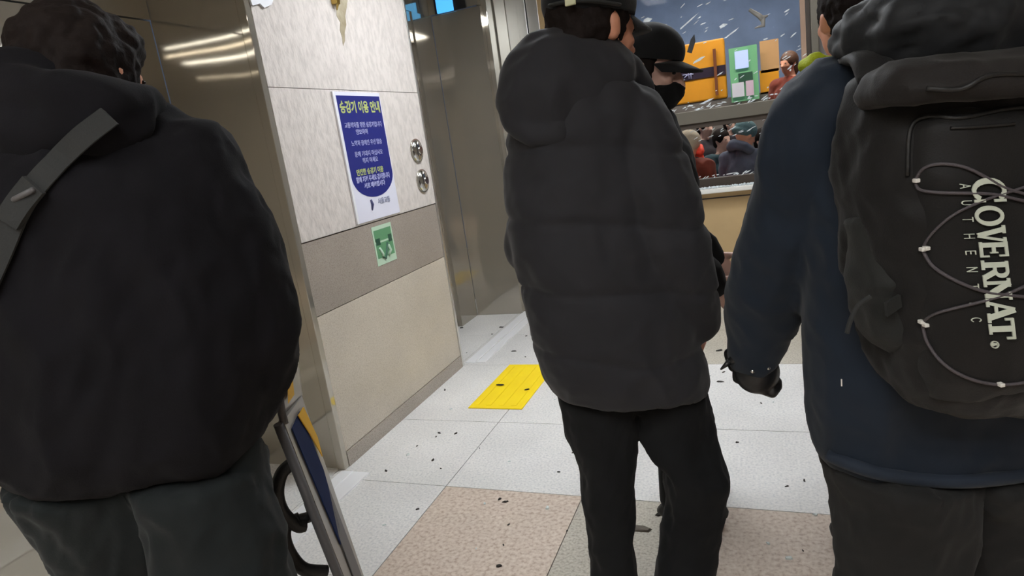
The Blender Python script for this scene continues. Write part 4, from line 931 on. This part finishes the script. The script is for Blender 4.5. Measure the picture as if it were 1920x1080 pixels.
text('양보하여', 'text_line', M['poster_white'], po, yc-.03, zt-.19, .030, off=.0003)
text('노약자 장애인 우선 탑승', 'text_line', M['poster_white'], po, yc, zt-.245, .030, off=.0003, wx=.95)
text('문에 기대지 마십시오', 'text_line', M['poster_white'], po, yc, zt-.300, .030, off=.0003)
text('뛰지 마세요', 'text_line', M['poster_white'], po, yc, zt-.335, .030, off=.0003)
text('안전한 승강기 이용', 'text_line', M['poster_yellow'], po, yc-.02, zt-.392, .034, off=.001, wx=.95)
text('함께 지켜 주세요 감사합니다', 'text_line', M['poster_white'], po, yc, zt-.428, .032, off=.001, wx=.85)
text('서로 배려합시다', 'text_line', M['poster_white'], po, yc, zt-.462, .030, off=.001)
text('서울교통', 'small_print', M['poster_grey'], po, yc+.06, z0+.075, .034, off=.0006)
pc_(MB().tube([Vector((XF+.0065, yc-.065, z0+.105)), Vector((XF+.0065, yc-.058, z0+.08)), Vector((XF+.0065, yc-.07, z0+.05))], [.006, .009, .004], n=8, flat=1), 'small_emblem', M['poster_dark'], po)
# green sticker
XB = XW+.0002
sk = empty('sticker', (XB, 2.94, .96), 'small green and white safety sticker below the poster', 'sticker')
pc_(MB().box((XB, 2.842, .858), (XB+.002, 3.036, 1.066)), 'backing', M['green_pale'], sk)
pc_(MB().box((XB+.002, 2.855, .985), (XB+.0028, 3.024, 1.045)), 'green_band', M['green'], sk)
g = MB()
for (a, b, c, d) in ((2.86, .965, 2.90, 1.0), (2.985, .965, 3.02, 1.005)): g.box((XB+.003, a, b), (XB+.0036, c, d))
g.tube([Vector((XB+.0034, 2.90, .90)), Vector((XB+.0034, 2.925, .885)), Vector((XB+.0034, 2.965, .965))], .006, n=6)
pc_(g, 'pictogram', M['green_dark'], sk)
g = MB(); g.box((XB+.002, 2.855, .895), (XB+.0028, 3.024, .975)); pc_(g, 'lower_field', M['green'], sk)
g = MB(); g.tube([Vector((XB+.0032, 2.88, .95)), Vector((XB+.0032, 2.905, .915)), Vector((XB+.0032, 2.90, .90))], .008, n=6); g.tube([Vector((XB+.0032, 2.97, .95)), Vector((XB+.0032, 2.985, .92)), Vector((XB+.0032, 2.96, .90))], .009, n=6); pc_(g, 'figures', M['green_pale'], sk)
# call buttons: domed chrome
for (y, z, lab) in ((3.455, 1.425, 'upper round chrome lift call button beside the poster'), (3.466, 1.245, 'lower round chrome lift call button beside the poster')):
    c = empty('call_button', (XF, y, z), lab, 'button', None)
    Rb = basis(Vector((1, 0, 0)))
    o = MB().ell((0, 0, 0), (.030, .058, .066), None, 4).build('dome', M['chrome'], c)
    o = MB().tube([Vector((0, 0, 0)), Vector((.008, 0, 0))], .070, n=32).build('rim', M['steel'], c)
    o = MB().tube([Vector((.026, 0, 0)), Vector((.034, 0, 0))], .022, n=24).build('push_disc', M['chrome'], c)
# brass bracket with a brown run below, and torn tape
yb, zb = yz(628, 8)
b = MB(); b.box((XF, yb-.03, zb-.005), (XF+.03, yb+.005, zb+.20), bev=.003); b.tube([Vector((XF+.02, yb-.02, zb+.05)), Vector((XF+.03, yb-.012, zb+.01)), Vector((XF+.012, yb-.01, zb-.03))], [.012, .01, .003], n=8)
tag(b.build('wall_bracket', M['brass']), 'small brass bracket at the top of the stone pier', 'bracket')
q = [yz(u, v) for u, v in ((622, -6), (652, -6), (650, 12), (647, 30), (649, 46), (646, 62), (647, 76), (643, 86), (641, 70), (637, 56), (638, 42), (631, 30), (630, 14))]
tag(MB().rings([[Vector((XF-.001, a, b)) for a, b in q], [Vector((XF+.0015, a, b)) for a, b in q]], smooth=False).build('stain', M['rust']), 'brown run stain under the brass bracket on the pier', 'stain')
q = [yz(u, v) for u, v in ((462, -10), (512, -10), (506, 8), (492, 14), (484, 6), (470, 10))]
tag(MB().rings([[Vector((XF+.0, a, b)) for a, b in q], [Vector((XF+.010, a, b-.003)) for a, b in q]], smooth=False).build('tape', M['tape']), 'torn white tape at the top left corner of the stone pier', 'tape')
# lift position indicator
ind = empty('floor_indicator', (-2.2, 4.78, 2.5), 'small glowing blue lift position display above the far lift recess', 'indicator')
a_, b_ = PY(820, 26, 4.77), PY(846, -12, 4.77)
pc_(MB().box((a_.x, 4.765, a_.z), (b_.x, 4.789, b_.z), bev=.004), 'screen', mat('blue_screen', srgb(90, 185, 250), .3, emit=srgb(80, 180, 250), es=1.1), ind)
pc_(MB().box((a_.x-.02, 4.775, a_.z-.0), (b_.x+.10, 4.79, b_.z+.02)), 'housing', M['black_stuff'], ind)

# ================================================================== DEBRIS ON THE FLOOR
rd = random.Random(11)
def chipmesh(name, m, L, w, h, seed):
    r = random.Random(seed); mb = MB(); k = 6; top, bot = [], []
    for i in range(k):
        a = i*2*math.pi/k+r.uniform(-.3, .3); rr = r.uniform(.6, 1.1); p = Vector((L*rr*math.cos(a), w*rr*math.sin(a), 0)); bot.append(p); top.append(Vector((p.x*.8, p.y*.8, h*r.uniform(.6, 1.3))))
    mb.rings([bot, top], smooth=False); o = mb.build(name, m); return o
spec = [(938, 722, .028, .009, 'long dark splinter lying on the yellow tactile tile', 0, .009), (988, 731, .016, .009, 'short dark chip lying on the yellow tactile tile', .6, .009),
        (963, 659, .022, .006, 'dark splinter on the floor just above the yellow tile', .1, 0), (855, 813, .012, .006, 'dark chip on the pale floor left below the yellow tile', 1.2, 0), (936, 1062, .013, .009, 'dark brown chip on the pinkish tile at the bottom of the view', .8, 0),
        (937, 937, .009, .005, 'small dark chip on the pinkish tile below the yellow tile', .8, 0), (1577, 966, .012, .008, 'dark chip beside the trousers of the backpack wearer', .3, 0), (1508, 902, .010, .004, 'thin dark chip on the floor between the two people at right', 1.7, 0),
        (1382, 830, .008, .005, 'small dark chip on the bright floor below the glove', .3, 0), (1350, 716, .030, .010, 'large dark splinter on the bright floor left of the glove', -.1, 0), (1348, 658, .030, .012, 'branching dark scrap on the floor under the window', .5, 0),
        (720+145, 615, .02, .008, 'dark chip inside the far lift recess', .4, 0), (940, 614, .022, .008, 'dark chip at the mouth of the far lift recess', 0, 0), (1238, 965, .024, .014, 'dark scrap on the floor seen between the trouser legs', .5, 0)]
for i, (u, v, L, w, lab, a, z) in enumerate(spec):
    o = chipmesh('debris_chip', M['chip'], L, w, .006, i); p = PF(u, v, z); o.location = p; o.rotation_euler.z = a; tag(o, lab, 'debris', 'dark debris chips on the floor')
o = chipmesh('leaf_scrap', M['leaf'], .05, .026, .006, 77); o.location = PF(1203, 992, 0); tag(o, 'grey brown leaf like scrap seen between the trouser legs', 'debris')
protos = [chipmesh('debris_chip', M['chip'], .011, .005, .004, 100+i) for i in range(4)]; gprot = [chipmesh('glass_shard', M['shard'], .010, .006, .004, 200+i) for i in range(3)]
cnt = 0
def in_ok(x, y):
    if x < -1.72 and y < 2.3: return False
    if x < -1.85 and not (3.65 < y < 4.75): return False
    return True
def scatter(pr_, n, lab, cat, grp, zone):
    first = set()
    for i in range(n):
        while True:
            x = rd.uniform(*zone[0]); y = rd.uniform(*zone[1])
            if in_ok(x, y) and not (-1.62 < x < -1.2 and 2.9 < y < 3.66): break
        b = pr_[i % len(pr_)]
        if i < len(pr_): o = b
        else: o = b.copy(); COL.objects.link(o)
        o.location = (x, y, 0); o.rotation_euler.z = rd.uniform(0, 6.28); s = rd.uniform(.5, 1.5); o.scale = (s, s, s)
        tag(o, lab, cat, grp)
scatter(protos, 90, 'tiny dark chip among the debris scattered on the granite floor', 'debris', 'tiny dark chips scattered on the floor', ((-2.2, .6), (1.75, 5.1)))
scatter(gprot, 46, 'tiny clear glass shard scattered on the granite floor', 'glass shard', 'tiny glass shards scattered on the floor', ((-1.7, .6), (1.75, 5.1)))

# ================================================================== SUB-PARTS: pieces that belong to a part
NEST = {'jacket_hood': ('puffer_jacket', 'jacket'), 'coat_hood': ('coat',), 'hem_band': ('coat',), 'reflective_thread': ('coat',), 'raised_collar': ('coat',), 'lime_collar': ('coat',),
        'cap_visor': ('cap',), 'cap_strap': ('cap',), 'eye': ('body',), 'eyebrow': ('body',), 'mask_loop': ('face_mask',), 'stud': ('glove',), 'wrist_strap_end': ('glove',),
        'zip': ('front_pocket',), 'lettering': ('front_pocket',), 'small_lettering': ('front_pocket',), 'registered_mark': ('front_pocket',), 'toggle': ('pack_body',), 'webbing_tail': ('side_pocket',), 'side_buckle': ('side_pocket',),
        'strap_adjuster': ('strap',), 'heading': ('blue_field',), 'text_line': ('blue_field',), 'small_print': ('sheet',), 'small_emblem': ('sheet',), 'figures': ('lower_field',), 'band_mark': ('dark_band',),
        'push_disc': ('dome',), 'navy_print': ('front_board',), 'yellow_print': ('front_board',), 'grey_print': ('front_board',), 'rear_yellow_print': ('rear_board',), 'upper_sheet': ('panel',), 'lower_sheet': ('panel',), 'pink_sheet': ('panel',), 'inner_panel': ('panel',)}
for root in [o for o in COL.objects if o.parent is None and o.type == 'EMPTY']:
    kids = list(root.children); base = lambda o: o.name.split('.')[0]
    for k_ in kids:
        tgt = NEST.get(base(k_))
        if base(k_) == 'buckle': tgt = ('cap_strap', 'strap')
        if not tgt: continue
        for q_ in kids:
            if base(q_) in tgt:
                k_.location = k_.location-q_.location; k_.parent = q_; break
for o in COL.objects:
    b_ = o.name.split('.')[0]
    if o.parent is not None:
        for nm_, lb_ in (('lime_collar', 'lime yellow collar'), ('lettering', 'large pale slab lettering running down the pack'), ('small_lettering', 'small thin lettering beside the large word'), ('toggle', 'small white reflective toggle'), ('hat', 'cream hat'), ('scarf', 'orange red scarf'), ('beanie', 'teal knitted beanie'),
                         ('navy_print', 'navy print'), ('yellow_print', 'yellow print'), ('heading', 'yellow green heading'), ('cap_strap', 'cap strap with a cream buckle')):
            if b_ == nm_: o['label'] = lb_
